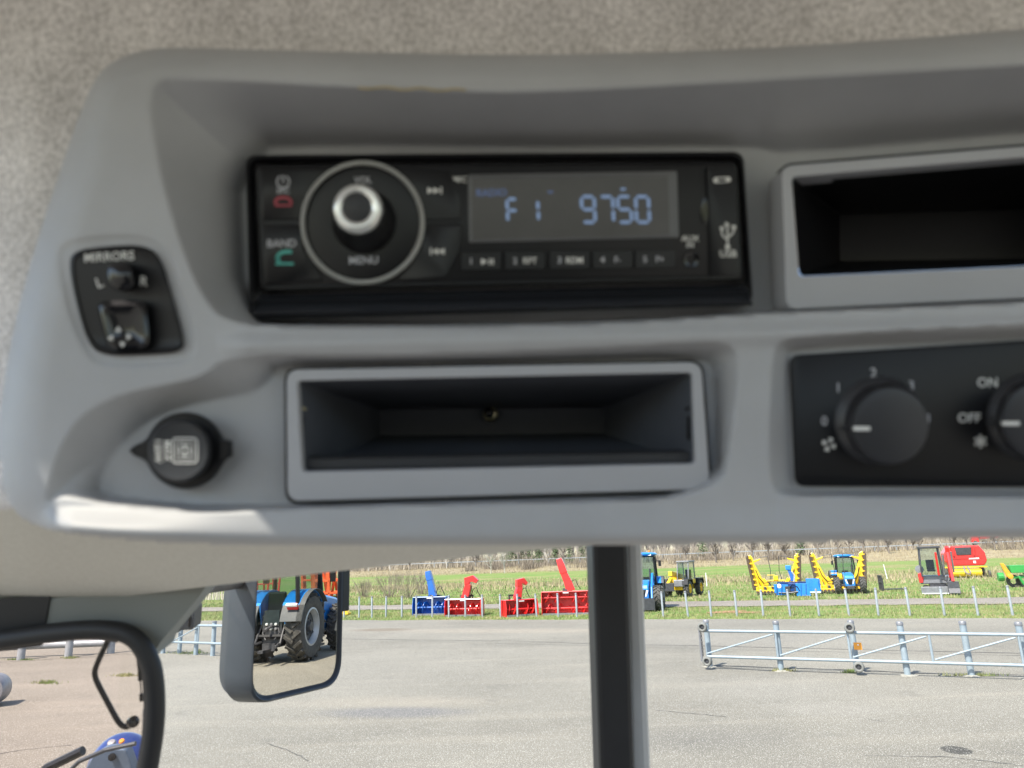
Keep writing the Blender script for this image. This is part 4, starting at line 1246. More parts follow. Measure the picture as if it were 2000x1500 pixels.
for i in range(16):
    MB().ext([(-1.1, .45), (-.85, .75), (-.5, .85), (-.5, .8), (-.8, .68), (-1.03, .42)], -1.12 + i * .149 - .02, -1.12 + i * .149 + .02, 'x').build('pickup_band', M_yel, ba)
MB().box((0, -.8, .98), (3.3, .1, .1)).build('wind_guard', M_yel, ba)
MB().lathe([(.3, -.08), (.3, .08), (0, .08)], 14, Matrix.Translation((1.75, -.75, .35)) @ Matrix.Rotation(R(90), 4, 'Y')).build('gauge_wheel', M_tyre, ba)

# green planter with an orange arm
gp = thing('green_planter', 'green implement with an orange arm at the right edge of the meadow', 'implement', ground(1994, 1147, -.02), R(-20))
gp.scale = (.82,) * 3
MB().ext([(-.55, 1.15), (.35, 1.15), (.5, 1.75), (-.65, 1.75)], -.4, .4, 'y').build('hopper', M_green, gp, bevel=.03)
MB().ext([(-1.25, 1.95), (-1.0, 1.95), (-.55, .95), (-.75, .8), (-.95, .85)], -.5, -.35, 'y').build('arm', M_orange2, gp, bevel=.04)
MB().lathe([(.2, 0), (.2, .12), (.1, .14), (0, .14)], 14, Matrix.Translation((-.72, -.5, .9)) @ Matrix.Rotation(R(90), 4, 'X')).build('pivot', M_orange2, gp, smooth=40)
MB().box((.2, 0, .8), (1.6, .3, .2)).box((.9, 0, 1.05), (1.2, .2, .12)).build('beam', M_green, gp, bevel=.02)
for x in (-.2, .5, 1.3):
    MB().ext([(x, .9), (x + .2, .9), (x + .45, .25), (x + .3, .2)], -.45, -.25, 'y').build('share', M_green, gp, bevel=.02)
for x, r_ in ((-.35, .5), (.3, .48), (1.6, .48)):
    MB().lathe([(r_ * .5, -.12), (r_, -.12), (r_, .12), (r_ * .5, .12)], 18, Matrix.Translation((x, .35, r_)) @ Matrix.Rotation(R(90), 4, 'X'), close=True).build('press_wheel', M_tyre, gp)
MB().lathe([(.34, -.2), (.34, .2), (0, .2)], 14, Matrix.Translation((-1.25, .1, .85)) @ Matrix.Rotation(R(90), 4, 'Y')).build('side_disc', M_green, gp)

# small things at the edges of the meadow
def stake(u, v, h, label, lean=0):
    p = ground(u, v, -.02)
    t = thing('marker_stake', label, 'stake', p)
    t.rotation_euler = (0, lean, 0)
    MB().tube([(0, 0, 0), (0, 0, h)], [.05, .035], 6).build('rod', M_white, t)
    MB().lathe([(.055, h), (.055, h + .06), (0, h + .07)], 6).build('tip', M_white, t)
stake(1733, 1131, 1.3, 'thin white marker stake standing in the meadow behind the pallet fork', R(-6))
stake(1381, 1147, 1.2, 'thin pale marker stake in the meadow right of the telehandler')
rr = ray(1845, 1075)
k = 185 / (rr.x * E2.x + rr.y * E2.y)
up = thing('utility_pole', 'leaning pale wooden pole on the far bank above the mini excavator', 'pole', (rr.x * k, rr.y * k, 2.0))
up.rotation_euler = (0, R(-20), 0)
MB().tube([(0, 0, -.5), (0, 0, 5)], [.16, .12], 8).build('shaft', M_stake, up)
MB().box((0, 0, 4.7), (1.2, .1, .12)).build('cross_arm', M_stake, up)
rr = ray(1931, 1052)
k = 199 / (rr.x * E2.x + rr.y * E2.y)
tk = thing('red_truck', 'red truck passing on the far road at the right', 'truck', (rr.x * k, rr.y * k, 2.98), FR)
MB().box((0, 0, 2.5), (3.6, 2.3, 2.3)).build('cargo_box', M_redp, tk, bevel=.08)
MB().ext([(-3.6, .6), (-2.1, .6), (-2.1, 2.7), (-3.0, 2.7), (-3.5, 1.7)], -1.1, 1.1, 'y').build('cab', M_redp, tk, bevel=.08)
for x in (-2.9, -.9, 1.1):
    for y in (-1.0, 1.0):
        MB().lathe([(.5, -.15), (.5, .15), (0, .15)], 14, Matrix.Translation((x, y, .5)) @ Matrix.Rotation(R(90), 4, 'X')).build('wheel', M_tyre, tk)
yb = thing('yellow_implement', 'small yellow attachment lying in the grass right of the mirror', 'implement', ground(668, 1201, -.02), R(-10))
MB().ext([(-.25, .15), (.45, .15), (.3, .35), (0, .4), (-.05, .95), (-.25, .95)], -.2, .2, 'y').build('blade', M_yel, yb, bevel=.02)
MB().box((.1, 0, .08), (.8, .5, .12)).build('foot', M_yel, yb, bevel=.02)

# things standing off to the right, seen only in the side mirror
MIR_D = 1.2
MP_L = atd(497, 1240, 1.15)
ang = R(63)
MT = Vector((math.cos(ang), math.sin(ang), 0))      # along the glass, to the right and away
MN = Vector((math.sin(ang), -math.cos(ang), 0))     # out of the glass
def refl_pt(p):
    return p - MN * (2 * (p - MP_L).dot(MN))
def refl_dir(d):
    return d - MN * (2 * d.dot(MN))
def in_mirror(u, v, turn):
    """the real place of something seen at (u, v) in the glass; turn = its heading against the line of sight, clockwise"""
    p = ground(u, v)
    d = Vector((p.x, p.y, 0)).normalized()
    c_, s_ = math.cos(R(-turn)), math.sin(R(-turn))
    h = Vector((d.x * c_ - d.y * s_, d.x * s_ + d.y * c_, 0))
    q, hq = refl_pt(p), refl_dir(h)
    return Vector((q.x, q.y, 0)), math.atan2(hq.y, hq.x) + math.pi / 2      # local -y = heading
pq, rzq = in_mirror(551, 1291, 25)
big = tractor('row_crop_tractor', 'big blue tractor seen from behind in the side mirror', pq, rzq, Rr=1.02, rw=.56, tr=.74, Rf=.78, fw=.46, tf=.74, wb=2.95, cabh=3.15)
pq2, rzq2 = in_mirror(772, 1324, 30)
dup(big, pq2, rzq2, 'second blue tractor of which only a tyre shows at the right rim of the mirror')
def rack(u, v, turn, w, h, label, m):
    p, rz = in_mirror(u, v, turn)
    t = thing('red_implement', label, 'implement', p, rz, 'red implements seen in the mirror')
    for x in (-w / 2, -w / 6, w / 6, w / 2):
        MB().box((x, 0, h / 2), (.16, .5, h), rot=(0, 4 * (1 if x > 0 else -1), 0)).build('upright', m, t, bevel=.02)
    for z in (.35, .6, .95):
        MB().box((0, .1, h * z), (w, .3, .14)).build('beam', m, t, bevel=.02)
    for x in (-w * .3, .05, w * .3):
        MB().ext([(-.9, .5), (-.7, .5), (.2, h * .9), (0, h * .92)], x - .08, x + .08, 'x').build('arm', m, t, bevel=.02)
    for x in (-w * .4, w * .4):
        MB().lathe([(.2, -.12), (.45, -.12), (.45, .12), (.2, .12)], 16, Matrix.Translation((x, .3, .45)) @ Matrix.Rotation(R(90), 4, 'Y'), close=True).build('wheel', M_tyre, t)
rack(512, 1172, 10, 3.2, 2.6, 'red implement behind the big tractor at the left of the mirror', M_redp)
rack(628, 1190, 30, 3.0, 3.4, 'orange red implement behind the big tractor at the right of the mirror', M_orange)
rack(652, 1192, -20, 3.0, 3.3, 'orange red frame at the far right of the mirror', M_orange)
wq = ground(2, 1378)
ws = thing('roller', 'grey roller at the far left edge of the tinted screen', 'roller', wq + Vector((-.28, 0, 0)), R(20))
MB().lathe([(.12, -.35), (.32, -.35), (.34, -.3), (.34, .3), (.32, .35), (.12, .35)], 24, Matrix.Translation((0, 0, .34)) @ Matrix.Rotation(R(90), 4, 'X'), close=True).build('drum', M_grey, ws, smooth=35)
MB().box((-.3, 0, .5), (.7, .8, .08)).build('frame', M_steel, ws, bevel=.02)
# ------------------------------------------------------------------ the cab around the camera
DOFF = 0.0
def base(u):
    return 1.0 / float(np.interp(u, BU, BI))
BU = [-700, 0, 470, 1485, 1515, 2520]
BI = [1 / q for q in (0.285, 0.268, 0.2713, 0.2825, 0.2825, 0.252)]
def P(u, v, d=0.0):
    """lens-frame point of the console surface; d = millimetres proud of it"""
    z = base(u) - (d + DOFF) * 0.001
    return Vector(((u - 1000) / FPX * z, -(v - 750) / FPX * z, -z))
def W(p):
    return CAM @ p
def kthing(name, label, cat, u, v, d=0.0, group=None):
    o = thing(name, label, cat, group=group)
    c = P(u, v, d)
    o.matrix_world = CAM @ Matrix.Translation(c)
    OFFS[o.name] = tuple(c)
    return o
def kb(m, name, mt, parent, **kw):
    r = parent
    while r.parent is not None:
        r = r.parent
    return m.build(name, mt, parent, off=OFFS[r.name], **kw)
def chaikin(poly, n=2, closed=True):
    for _ in range(n):
        q = []
        m = len(poly)
        for i in range(m if closed else m - 1):
            a, b = poly[i], poly[(i + 1) % m]
            q += [(a[0] * .75 + b[0] * .25, a[1] * .75 + b[1] * .25), (a[0] * .25 + b[0] * .75, a[1] * .25 + b[1] * .75)]
        if not closed:
            q = [poly[0]] + q + [poly[-1]]
        poly = q
    return poly
def rquad(c, r, n=6):
    """rounded corners for a polygon of four (or more) points"""
    out = []
    m = len(c)
    for i in range(m):
        p0, p, p1 = (np.array(c[(i - 1) % m], float), np.array(c[i], float), np.array(c[(i + 1) % m], float))
        a, b = p0 - p, p1 - p
        ra = min(r, np.linalg.norm(a) / 2.01)
        rb = min(r, np.linalg.norm(b) / 2.01)
        A_, B_ = p + a / np.linalg.norm(a) * ra, p + b / np.linalg.norm(b) * rb
        for k in range(n + 1):
            t = k / n
            q = A_ * (1 - t) ** 2 + p * 2 * t * (1 - t) + B_ * t * t
            out.append((q[0], q[1]))
    return out
def slab(poly, d1, d0, m=None, taper=1.0):
    """front outline measured at d1, straight back to d0; faces the viewer"""
    m = m or MB()
    F = [P(u, v, d1) for u, v in poly]
    Bk = [Vector((p.x, p.y, p.z + (d0 - d1) * .001)) for p in F]
    n = len(F)
    a = 0.0
    for i in range(n):
        j = (i + 1) % n
        a += F[i].x * F[j].y - F[j].x * F[i].y
    if a < 0:
        F, Bk = F[::-1], Bk[::-1]
    m.add(F + Bk, [tuple(range(n)), tuple(range(n, 2 * n))[::-1]] + [(i, n + i, n + (i + 1) % n, (i + 1) % n) for i in range(n)])
    return m
def ring(outer, inner, d1, d0, m=None):
    """frame between two outlines with the same number of points"""
    m = m or MB()
    O1 = [P(u, v, d1) for u, v in outer]
    I1 = [P(u, v, d1) for u, v in inner]
    O0 = [Vector((p.x, p.y, p.z + (d0 - d1) * .001)) for p in O1]
    I0 = [Vector((p.x, p.y, p.z + (d0 - d1) * .001)) for p in I1]
    n = len(O1)
    fs_ = []
    for i in range(n):
        j = (i + 1) % n
        fs_ += [(i, j, n + j, n + i), (i, 2 * n + i, 2 * n + j, j), (n + i, n + j, 3 * n + j, 3 * n + i), (2 * n + i, 3 * n + i, 3 * n + j, 2 * n + j)]
    m.add(O1 + I1 + O0 + I0, fs_)
    return m
def loft(loops, m=None, cap_end=True, cap_start=False):
    """loops of (u, v, d) with equal counts"""
    m = m or MB()
    n = len(loops[0])
    vs_ = [P(*q) for L_ in loops for q in L_]
    fs_ = []
    for k in range(len(loops) - 1):
        for i in range(n):
            j = (i + 1) % n
            fs_.append((k * n + i, k * n + j, (k + 1) * n + j, (k + 1) * n + i))
    if cap_end:
        fs_.append(tuple((len(loops) - 1) * n + i for i in range(n)))
    if cap_start:
        fs_.append(tuple(range(n))[::-1])
    m.add(vs_, fs_)
    return m
def circ(u, v, r, d, n=40, sy=1.0, ph=0.0):
    return [(u + r * math.cos(2 * math.pi * k / n + ph), v + r * sy * math.sin(2 * math.pi * k / n + ph), d) for k in range(n)]
def c2(u, v, r, n=32):
    return [(q[0], q[1]) for q in circ(u, v, r, 0, n)]
_txt = {}
def glyphs(s):
    if s not in _txt:
        cu = bpy.data.curves.new('t', 'FONT')
        cu.body = s
        cu.align_x = 'CENTER'
        cu.align_y = 'CENTER'
        cu.offset = 0.012
        cu.resolution_u = 3
        ob = bpy.data.objects.new('t', cu)
        COL.objects.link(ob)
        dg = bpy.context.evaluated_depsgraph_get()
        me = bpy.data.meshes.new_from_object(ob.evaluated_get(dg))
        _txt[s] = ([tuple(v.co) for v in me.vertices], [tuple(p.vertices) for p in me.polygons])
        bpy.data.objects.remove(ob)
        bpy.data.meshes.remove(me)
        bpy.data.curves.remove(cu)
    return _txt[s]
def text(s, u, v, h, d, m, parent, rot=0.0, name='lettering', wx=1.0):
    vs_, fs_ = glyphs(s)
    k = h / 0.70 * 1.14
    c_, s_ = math.cos(R(rot)), math.sin(R(rot))
    b = MB()
    b.add([P(u + (x * wx * c_ - y * s_) * k, v - (x * wx * s_ + y * c_) * k, d) for x, y, _ in vs_], fs_)
    return kb(b, name, m, parent)
def stroke(pts, w, d, m, parent, name='symbol', closed=False):
    """flat printed line"""
    b = MB()
    n = len(pts)
    L_ = []
    for i in range(n):
        a = pts[(i - 1) % n] if (closed or i) else pts[i]
        c_ = pts[(i + 1) % n] if (closed or i < n - 1) else pts[i]
        t = np.array(c_, float) - np.array(a, float)
        t = t / max(1e-6, np.linalg.norm(t))
        nr = np.array([-t[1], t[0]]) * w / 2
        p = np.array(pts[i], float)
        L_ += [P(*(p + nr), d), P(*(p - nr), d)]
    fs_ = [(2 * i, 2 * ((i + 1) % n), 2 * ((i + 1) % n) + 1, 2 * i + 1) for i in range(n if closed else n - 1)]
    b.add(L_, fs_)
    return kb(b, name, m, parent)
def patch(poly, d, m, parent, name='symbol'):
    b = MB()
    F = [P(u, v, d) for u, v in poly]
    a = sum(F[i].x * F[(i + 1) % len(F)].y - F[(i + 1) % len(F)].x * F[i].y for i in range(len(F)))
    if a < 0:
        F = F[::-1]
    b.add(F, [tuple(range(len(F)))])
    return kb(b, name, m, parent)

cab = thing('tractor_cab', 'grey lined tractor cab around the overhead console, with glass sides', 'cab', (0, 0, 0))
# felt headliner
def vlow(u):
    return float(np.interp(u, [-600, 0, 400, 700, 1000, 1160, 1300, 2600], [1268, 1196, 1145, 1110, 1077, 1064, 1048, 1000]))
def hdepth(u, v):
    rz_ = (C3 @ Vector(((u - 1000) / FPX, -(v - 750) / FPX, -1))).z
    back = base(u) + 0.016 + 0.0008 * max(0, v - 985) + 0.00012 * max(0, 60 - u) + 2.2e-6 * max(0, v - 985) ** 2
    if v > 985 and u > 1150:
        back -= 0.0
    ceil = 0.238 / rz_ if rz_ > 0.02 else 9
    kk = 0.02
    h_ = max(0, min(1, 0.5 + 0.5 * (back - ceil) / kk))
    return back * (1 - h_) + ceil * h_ - kk * h_ * (1 - h_)
def inside_cut(u, v):      # the headliner is cut away behind the console
    if v > 985 or v < float(np.interp(u, [200, 300, 1000, 1500, 2000, 2620], [190, 150, 150, 135, 105, 60])):
        return False
    return u > float(np.interp(v, [100, 190, 330, 480, 640, 800, 985], [300, 230, 185, 135, 95, 70, 80]))
hb = MB()
us = list(range(-350, 2621, 30))
nt_ = 74
for u in us:
    vl = vlow(u)
    for k in range(nt_):
        v = -620 + (vl + 620) * k / (nt_ - 1)
        hb.v.append(tuple(atd(u, v, hdepth(u, v))))
    hb.v.append(tuple(atd(u, vl + 1, hdepth(u, vl) + 0.012)))
    hb.v.append(tuple(atd(u, vl - 8, hdepth(u, vl) + 0.05)))
m_ = nt_ + 2
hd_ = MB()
for i in range(len(us) - 1):
    for k in range(m_ - 1):
        uu = us[i] + 15
        vv = -620 + (vlow(uu) + 620) * (k + .5) / (nt_ - 1)
        if k < nt_ - 1 and inside_cut(uu, vv):
            continue
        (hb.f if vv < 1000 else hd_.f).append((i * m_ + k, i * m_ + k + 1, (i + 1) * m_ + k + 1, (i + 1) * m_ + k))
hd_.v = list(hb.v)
hb.build('headliner', M_felt, cab, smooth=70)
hd_.build('headliner_lit_band', M_felt_lit, cab, smooth=70)
# unseen ceiling, roof shell above; opening added so sun strikes the console lip
LIP = W(P(205, 1018, 6))
tq = (HCAM + 0.238 - LIP.z) / sv.z
HC = LIP + sv * tq
hx0, hx1, hy0, hy1 = HC.x - 0.036, HC.x + 0.075, HC.y - 0.030, HC.y + 0.006
zc = HCAM + 0.262
cb = MB()
X0, X1, Y0, Y1 = -0.5, 0.95, -0.42, 0.22
cb.box(((X0 + hx0) / 2, (Y0 + Y1) / 2, zc), (hx0 - X0, Y1 - Y0, .03))
cb.box(((X1 + hx1) / 2, (Y0 + Y1) / 2, zc), (X1 - hx1, Y1 - Y0, .03))
cb.box(((hx0 + hx1) / 2, (Y0 + hy0) / 2, zc), (hx1 - hx0, hy0 - Y0, .03))
if hy1 < Y1:
    cb.box(((hx0 + hx1) / 2, (Y1 + hy1) / 2, zc), (hx1 - hx0, Y1 - hy1, .03))
cb.box((-.36, .41, zc), (.28, .378, .03))
cb.box((.58, .41, zc), (.74, .378, .03))
cb.build('ceiling', M_felt, cab)
MB().box(((hx0 + hx1) / 2, (hy0 + hy1) / 2, zc + .019), (hx1 - hx0 + .03, hy1 - hy0 + .03, .004)).build('beam_dimming_pane', glass('beam_dimming_glass', (0.76, 0.75, 0.72)), cab)  # invented pane that dims the sun beam falling on the lip
MB().box((.02, -.42, 2.15), (.56, .12, .9), rot=(8, 0, 0)).box((.02, -.36, 2.72), (.34, .1, .28), rot=(6, 0, 0)).build('fill_blocker_seat', M_rubber, cab, bevel=.04)  # unseen dark seat back added behind the camera to block fill light
MB().ext([(.2, zc + .02), (.66, zc + .02), (.7, zc + .05), (.66, zc + .1), (.2, zc + .12)], X0, X1, 'x').build('roof_shell', M_roofp, cab, bevel=.01)
# lower half of the cab: floor and door panels
MB().box((.05, -.1, 1.12), (1.9, 1.7, .06)).build('floor_mat', mat('floor_mat_grey', (0.12, 0.12, 0.12), 0.9), cab)
MB().box((.05, .78, 1.5), (1.9, .05, .76)).build('door_panel', M_dark, cab, bevel=.01)
MB().box((-.92, -.1, 1.45), (.05, 1.6, .66)).build('door_panel', M_dark, cab, bevel=.01)
MB().box((.05, -.98, 1.5), (1.9, .05, .76)).build('rear_panel', M_dark, cab, bevel=.01)
# door post: black rubber face with a grey metal return
def pxbox(name, poly, d0, d1, m, parent, bevel=0.0, smooth=0):
    b = MB()
    n = len(poly)
    F = [atd(u, v, d0) for u, v in poly]
    ax = C3 @ Vector((0, 0, -1))
    Bk = [p + ax * (d1 - d0) for p in F]
    b.add(F + Bk, [tuple(range(n)), tuple(range(n, 2 * n))[::-1]] + [(i, n + i, n + (i + 1) % n, (i + 1) % n) for i in range(n)])
    return b.build(name, m, parent, bevel=bevel, smooth=smooth)
dp = pxbox('door_post', [(1216, 1035), (1254, 1035), (1281, 1720), (1232, 1720)], .60, .66, M_post, cab, bevel=.006)
pxbox('rubber_face', [(1156, 1035), (1226, 1035), (1246, 1720), (1178, 1720)], .575, .63, M_rubber, dp, bevel=.004)
# front corner pillar and screen seal
pxbox('corner_pillar', chaikin([(-260, 1215), (0, 1180), (200, 1158), (408, 1126), (404, 1146), (352, 1210), (306, 1262), (298, 1290), (262, 1262), (215, 1240), (130, 1242), (-260, 1290)], 1), .5, .53, M_trim, cab)
pxbox('pillar_dark_end', [(-260, 1190), (0, 1170), (98, 1160), (80, 1262), (0, 1272), (-260, 1300)], .4985, .5005, M_rubber, cab)  # dark overlay across the left end of the pillar
sp = chaikin([(-300, 1293), (-120, 1268), (0, 1250), (120, 1233), (205, 1228), (262, 1240), (296, 1290), (304, 1350), (303, 1420), (290, 1500), (272, 1600), (250, 1720)], 2, False)
sb_ = MB().tube([atd(u, v, .49) for u, v in sp], .0064, 12)
sb_.build('screen_seal', M_rubber, cab, smooth=60)
sb2 = MB().tube([atd(u - (13 if i > 14 else 0), v + (10 if i <= 20 else 0), .5) for i, (u, v) in enumerate(sp)], .0034, 8)
sb2.build('seal_lip', M_rubber, cab, smooth=60)
MB().tube([atd(u, v, .515) for u, v in [(284, 1385), (283, 1430), (277, 1480), (268, 1540)]], .0018, 6).build('screen_edge_highlight', M_galv, cab)  # highlight on the inner screen frame put in as a pale tube
pol = [(u, v) for u, v in sp] + [(-300, 1720)]
b = MB()
b.add([atd(u, v, .507) for u, v in pol], [tuple(range(len(pol)))[::-1]])
b.build('front_screen', G_front, cab)
b = MB()
b.add([atd(u, v, .68) for u, v in [(250, 1090), (2600, 1020), (2600, 1800), (200, 1800)]], [(0, 3, 2, 1)])
b.build('side_window', G_side, cab)
# bent black bar, cord, lamp, bonnet: outside the front screen
bar = [(214, 1244), (204, 1265), (190, 1295), (184, 1313), (188, 1330), (205, 1362), (222, 1394), (233, 1413), (243, 1420), (252, 1419), (262, 1411)]
MB().tube([atd(u, v, .56) for u, v in chaikin(bar, 2, False)], .0021, 10).build('bent_bar', M_black, cab, smooth=60)
MB().lathe([(.0005, -.003), (.0042, -.002), (.0045, .002), (.0015, .0032), (0, .0033)], 14, Matrix.Translation(atd(259, 1410, .558)) @ dirz(C3 @ Vector((.75, .35, .6)))).build('bar_end', M_gloss, cab, smooth=50)
MB().tube([atd(u, v, .53) for u, v in [(269, 1273), (271, 1290), (273, 1305)]], .0016, 8).tube([atd(273, 1303, .53), atd(274, 1329, .53)], .0016, 8).tube([atd(274, 1328, .53), atd(276, 1358, .53)], .0005, 6).tube([atd(276, 1355, .53), atd(276.5, 1369, .53)], .0015, 8).build('pull_cord', M_black, cab, smooth=60)
wl = pxbox('work_lamp', rquad([(333, 1222), (360, 1188), (380, 1188), (377, 1230), (327, 1233)], 4), .95, .975, M_mhouse, cab, bevel=.004)
pxbox('lamp_seam', [(369, 1199), (371, 1199), (369, 1224), (367, 1224)], .9485, .952, M_black, wl)
MB().tube([atd(345, 1225, .98), atd(300, 1215, .9), atd(250, 1200, .8)], .008, 8).build('lamp_arm', M_steel, cab)
# bonnet
bn = MB()
ctr, stn = atd(210, 1512, 1.62), 14
for i in range(stn + 1):
    t = i / stn
    w_, h_ = .062 * math.sqrt(max(0.02, 1 - (2 * t - 1) ** 2)) + .01, .08 * math.sqrt(max(0.01, 1 - (2 * t - 1) ** 2)) + .002
    for k in range(17):
        a = math.pi * k / 16
        bn.v.append((ctr.x + .02 + math.cos(a) * w_, ctr.y - .05 + .14 * t, ctr.z + math.sin(a) * h_))
for i in range(stn):
    for k in range(16):
        bn.f.append((i * 17 + k, i * 17 + 17 + k, i * 17 + 18 + k, i * 17 + k + 1))
bo_ = bn.build('bonnet', mat('dark_blue_bonnet', (0.012, 0.03, 0.15), 0.3, coat=0.5), cab, smooth=60)
for u, v, r_, mt in [(218, 1452, .009, M_grey), (238, 1448, .006, M_amber)]:
    MB().lathe([(r_, 0), (r_ * .8, r_ * .5), (0, r_ * .6)], 12, Matrix.Translation(atd(u, v, 1.5)) @ dirz((0, -.6, .8))).build('bonnet_lamp', mt, bo_, smooth=50)
pxbox('bracket', rquad([(168, 1500), (182, 1476), (204, 1463), (244, 1464), (252, 1482), (276, 1560), (140, 1560)], 6), 1.2, 1.22, mat('pale_blue_bracket', (0.1, 0.14, 0.2), 0.45, 0.2), cab, bevel=.008)
MB().lathe([(.006, 0), (.006, .004), (0, .005)], 10, Matrix.Translation(atd(220, 1478, 1.198)) @ dirz(C3 @ Vector((0, .2, 1)))).build('bracket_bolt', M_black, cab)
MB().tube([atd(u, v, 1.1) for u, v in [(60, 1530), (90, 1501), (162, 1466)]], .007, 8).build('wiper', M_black, cab)
MB().tube([atd(u, v, 1.15) for u, v in [(120, 1520), (155, 1487), (205, 1465), (265, 1452)]], .0035, 8).build('bonnet_rim', M_mhouse, cab)

# ------------------------------------------------------------------ side mirror
def proj_u(p):
    c_ = CAM.inverted() @ p
    return 1000 + FPX * c_.x / -c_.z
lo, hi = 0.05, 0.6
for _ in range(40):
    mid = (lo + hi) / 2
    if proj_u(MP_L + MT * mid) < 664:
        lo = mid
    else:
        hi = mid
MW = lo
sm_ = thing('side_mirror', 'black rectangular side mirror outside the glass, reflecting a blue tractor', 'mirror', MP_L, math.atan2(MT.y, MT.x))
zb_ = atd(497, 1366, 1.15).z - MP_L.z
zt_ = 0.22
def outl(g, r):
    return rquad([(-g, zt_), (MW + g, zt_), (MW + g, zb_ - g), (-g, zb_ - g)], r, 8)
# local axes: x along the glass, -y out of the glass
o1, o2, o3 = outl(.012, .05), outl(.012, .05), outl(-.02, .05)
hs = MB()
n = len(o1)
for (pl, y) in ((outl(.0, .042), -.0), (outl(.003, .044), -.003), (outl(.006, .046), .0), (outl(.008, .048), .05), (outl(.0, .05), .075), (outl(-.02, .045), .086)):
    hs.v += [(x, y, z) for x, z in pl]
L6 = 6
for k in range(L6 - 1):
    for i in range(n):
        j = (i + 1) % n
        hs.f.append((k * n + i, k * n + j, (k + 1) * n + j, (k + 1) * n + i))
hs.f.append(tuple((L6 - 1) * n + i for i in range(n)))
hs.build('housing', M_mhouse, sm_, smooth=45)
rb = MB()
ra, rb2 = outl(.0, .042), outl(-.004, .04)
rb.v = [(x, -.001, z) for x, z in ra] + [(x, .004, z) for x, z in rb2]
rb.f = [(i, (i + 1) % n, n + (i + 1) % n, n + i) for i in range(n)]
rb.build('rim', M_rubber, sm_, smooth=45)
gb = MB()
gb.v = [(x, .0035, z) for x, z in outl(-.0035, .04)]
gb.f = [tuple(range(n))[::-1]]
gb.build('mirror_glass', M_mirror, sm_)
inv = sm_.matrix_basis.inverted()
def loc_m(p):
    return Matrix.Rotation(-math.atan2(MT.y, MT.x), 4, 'Z') @ (p - MP_L)
MB().tube([loc_m(atd(405, 1143, .95)), loc_m(atd(470, 1136, 1.2)), loc_m(atd(560, 1105, 1.25))], .011, 8).build('arm', M_steel, sm_, smooth=50)
MB().box((MW + .022, .02, .10), (.022, .03, .16)).build('clamp', M_black, sm_, bevel=.003)

# ------------------------------------------------------------------ overhead console
def sd(poly, U, V):
    p = np.array(poly, float)
    q = np.roll(p, -1, 0)
    best = np.full(U.shape, 1e9)
    ins = np.zeros(U.shape, bool)
    for (ax, ay), (bx, by) in zip(p, q):
        ex_, ey = bx - ax, by - ay
        t = np.clip(((U - ax) * ex_ + (V - ay) * ey) / max(1e-9, ex_ * ex_ + ey * ey), 0, 1)
        best = np.minimum(best, (U - ax - t * ex_) ** 2 + (V - ay - t * ey) ** 2)
        c_ = ((ay > V) != (by > V)) & (U < (bx - ax) * (V - ay) / (by - ay + 1e-12) + ax)
        ins ^= c_
    return np.where(ins, 1, -1) * np.sqrt(best)
OUT = chaikin([(300, 92), (450, 98), (700, 104), (1000, 110), (1300, 104), (1550, 93), (2000, 60), (2700, 0), (2700, 1040), (2000, 1049), (1400, 1064), (700, 1067), (380, 1064), (180, 1050), (60, 1030), (10, 980), (0, 900), (6, 800), (30, 640), (70, 480), (120, 330), (165, 200), (205, 125)], 2)
RA = chaikin([(272, 140), (420, 150), (900, 178), (1150, 172), (1500, 150), (2000, 122), (2800, 75), (2800, 560), (2000, 592), (1500, 612), (1200, 634), (900, 640), (600, 640), (440, 634), (390, 580), (345, 470), (305, 330)], 2)
RB = chaikin([(474, 292), (700, 285), (1000, 290), (1465, 288), (1530, 305), (2000, 262), (2850, 190), (2850, 520), (2000, 586), (1520, 606), (1200, 626), (900, 632), (600, 632), (480, 628)], 1)
LA_ = chaikin([(435, 692), (700, 694), (1000, 686), (1250, 674), (1390, 664), (1436, 672), (1448, 720), (1430, 850), (1408, 975), (1000, 985), (600, 992), (420, 1004), (250, 990), (130, 975), (84, 992), (92, 940), (118, 860), (165, 800), (240, 765), (330, 748), (400, 732)], 2)
LB_ = chaikin([(540, 712), (700, 712), (1000, 706), (1376, 698), (1394, 730), (1400, 960), (1000, 968), (562, 984), (400, 986), (250, 972), (190, 962), (198, 925), (245, 860), (310, 812), (400, 785), (500, 768), (528, 740)], 1)
CA = chaikin([(1506, 720), (1514, 668), (1560, 654), (2000, 628), (2850, 580), (2850, 985), (2000, 972), (1540, 972), (1502, 960), (1500, 850)], 2)
CB = chaikin([(1536, 692), (1560, 680), (2000, 660), (2850, 612), (2850, 955), (2000, 956), (1560, 958), (1542, 950)], 1)
GR, GRV = np.meshgrid(np.concatenate([np.arange(-30, 2040, 5.0), np.arange(2045, 2500, 15.0)]), np.arange(30, 1090, 4.5))
U_, V_ = GR, GRV
d_ = np.zeros(U_.shape)
so_ = sd(OUT, U_, V_)
def lof(A_, B_, depth, pw=1.0):
    a = np.maximum(sd(A_, U_, V_), 0)
    bq = np.maximum(-sd(B_, U_, V_), 0)
    t = a / (a + bq + 1e-6)
    t = np.clip(t, 0, 1)
    t = np.where(t < .06, t * t / .12, t - .03)
    t = t - np.where(t > .9, (t - .9) ** 2 * 4.2, 0)
    return -depth * t / .93
radio_d = lof(RA, RB, 39)
low_d = lof(LA_, LB_, 15)
cl_d = lof(CA, CB, 9)
d_ += radio_d + low_d + cl_d
# shelf between upper and lower pockets: gently crowned
d_ += 3.2 * np.exp(-((V_ - (676 - 0.022 * (U_ - 400))) / 20) ** 2) * np.clip((U_ - 420) / 60, 0, 1)
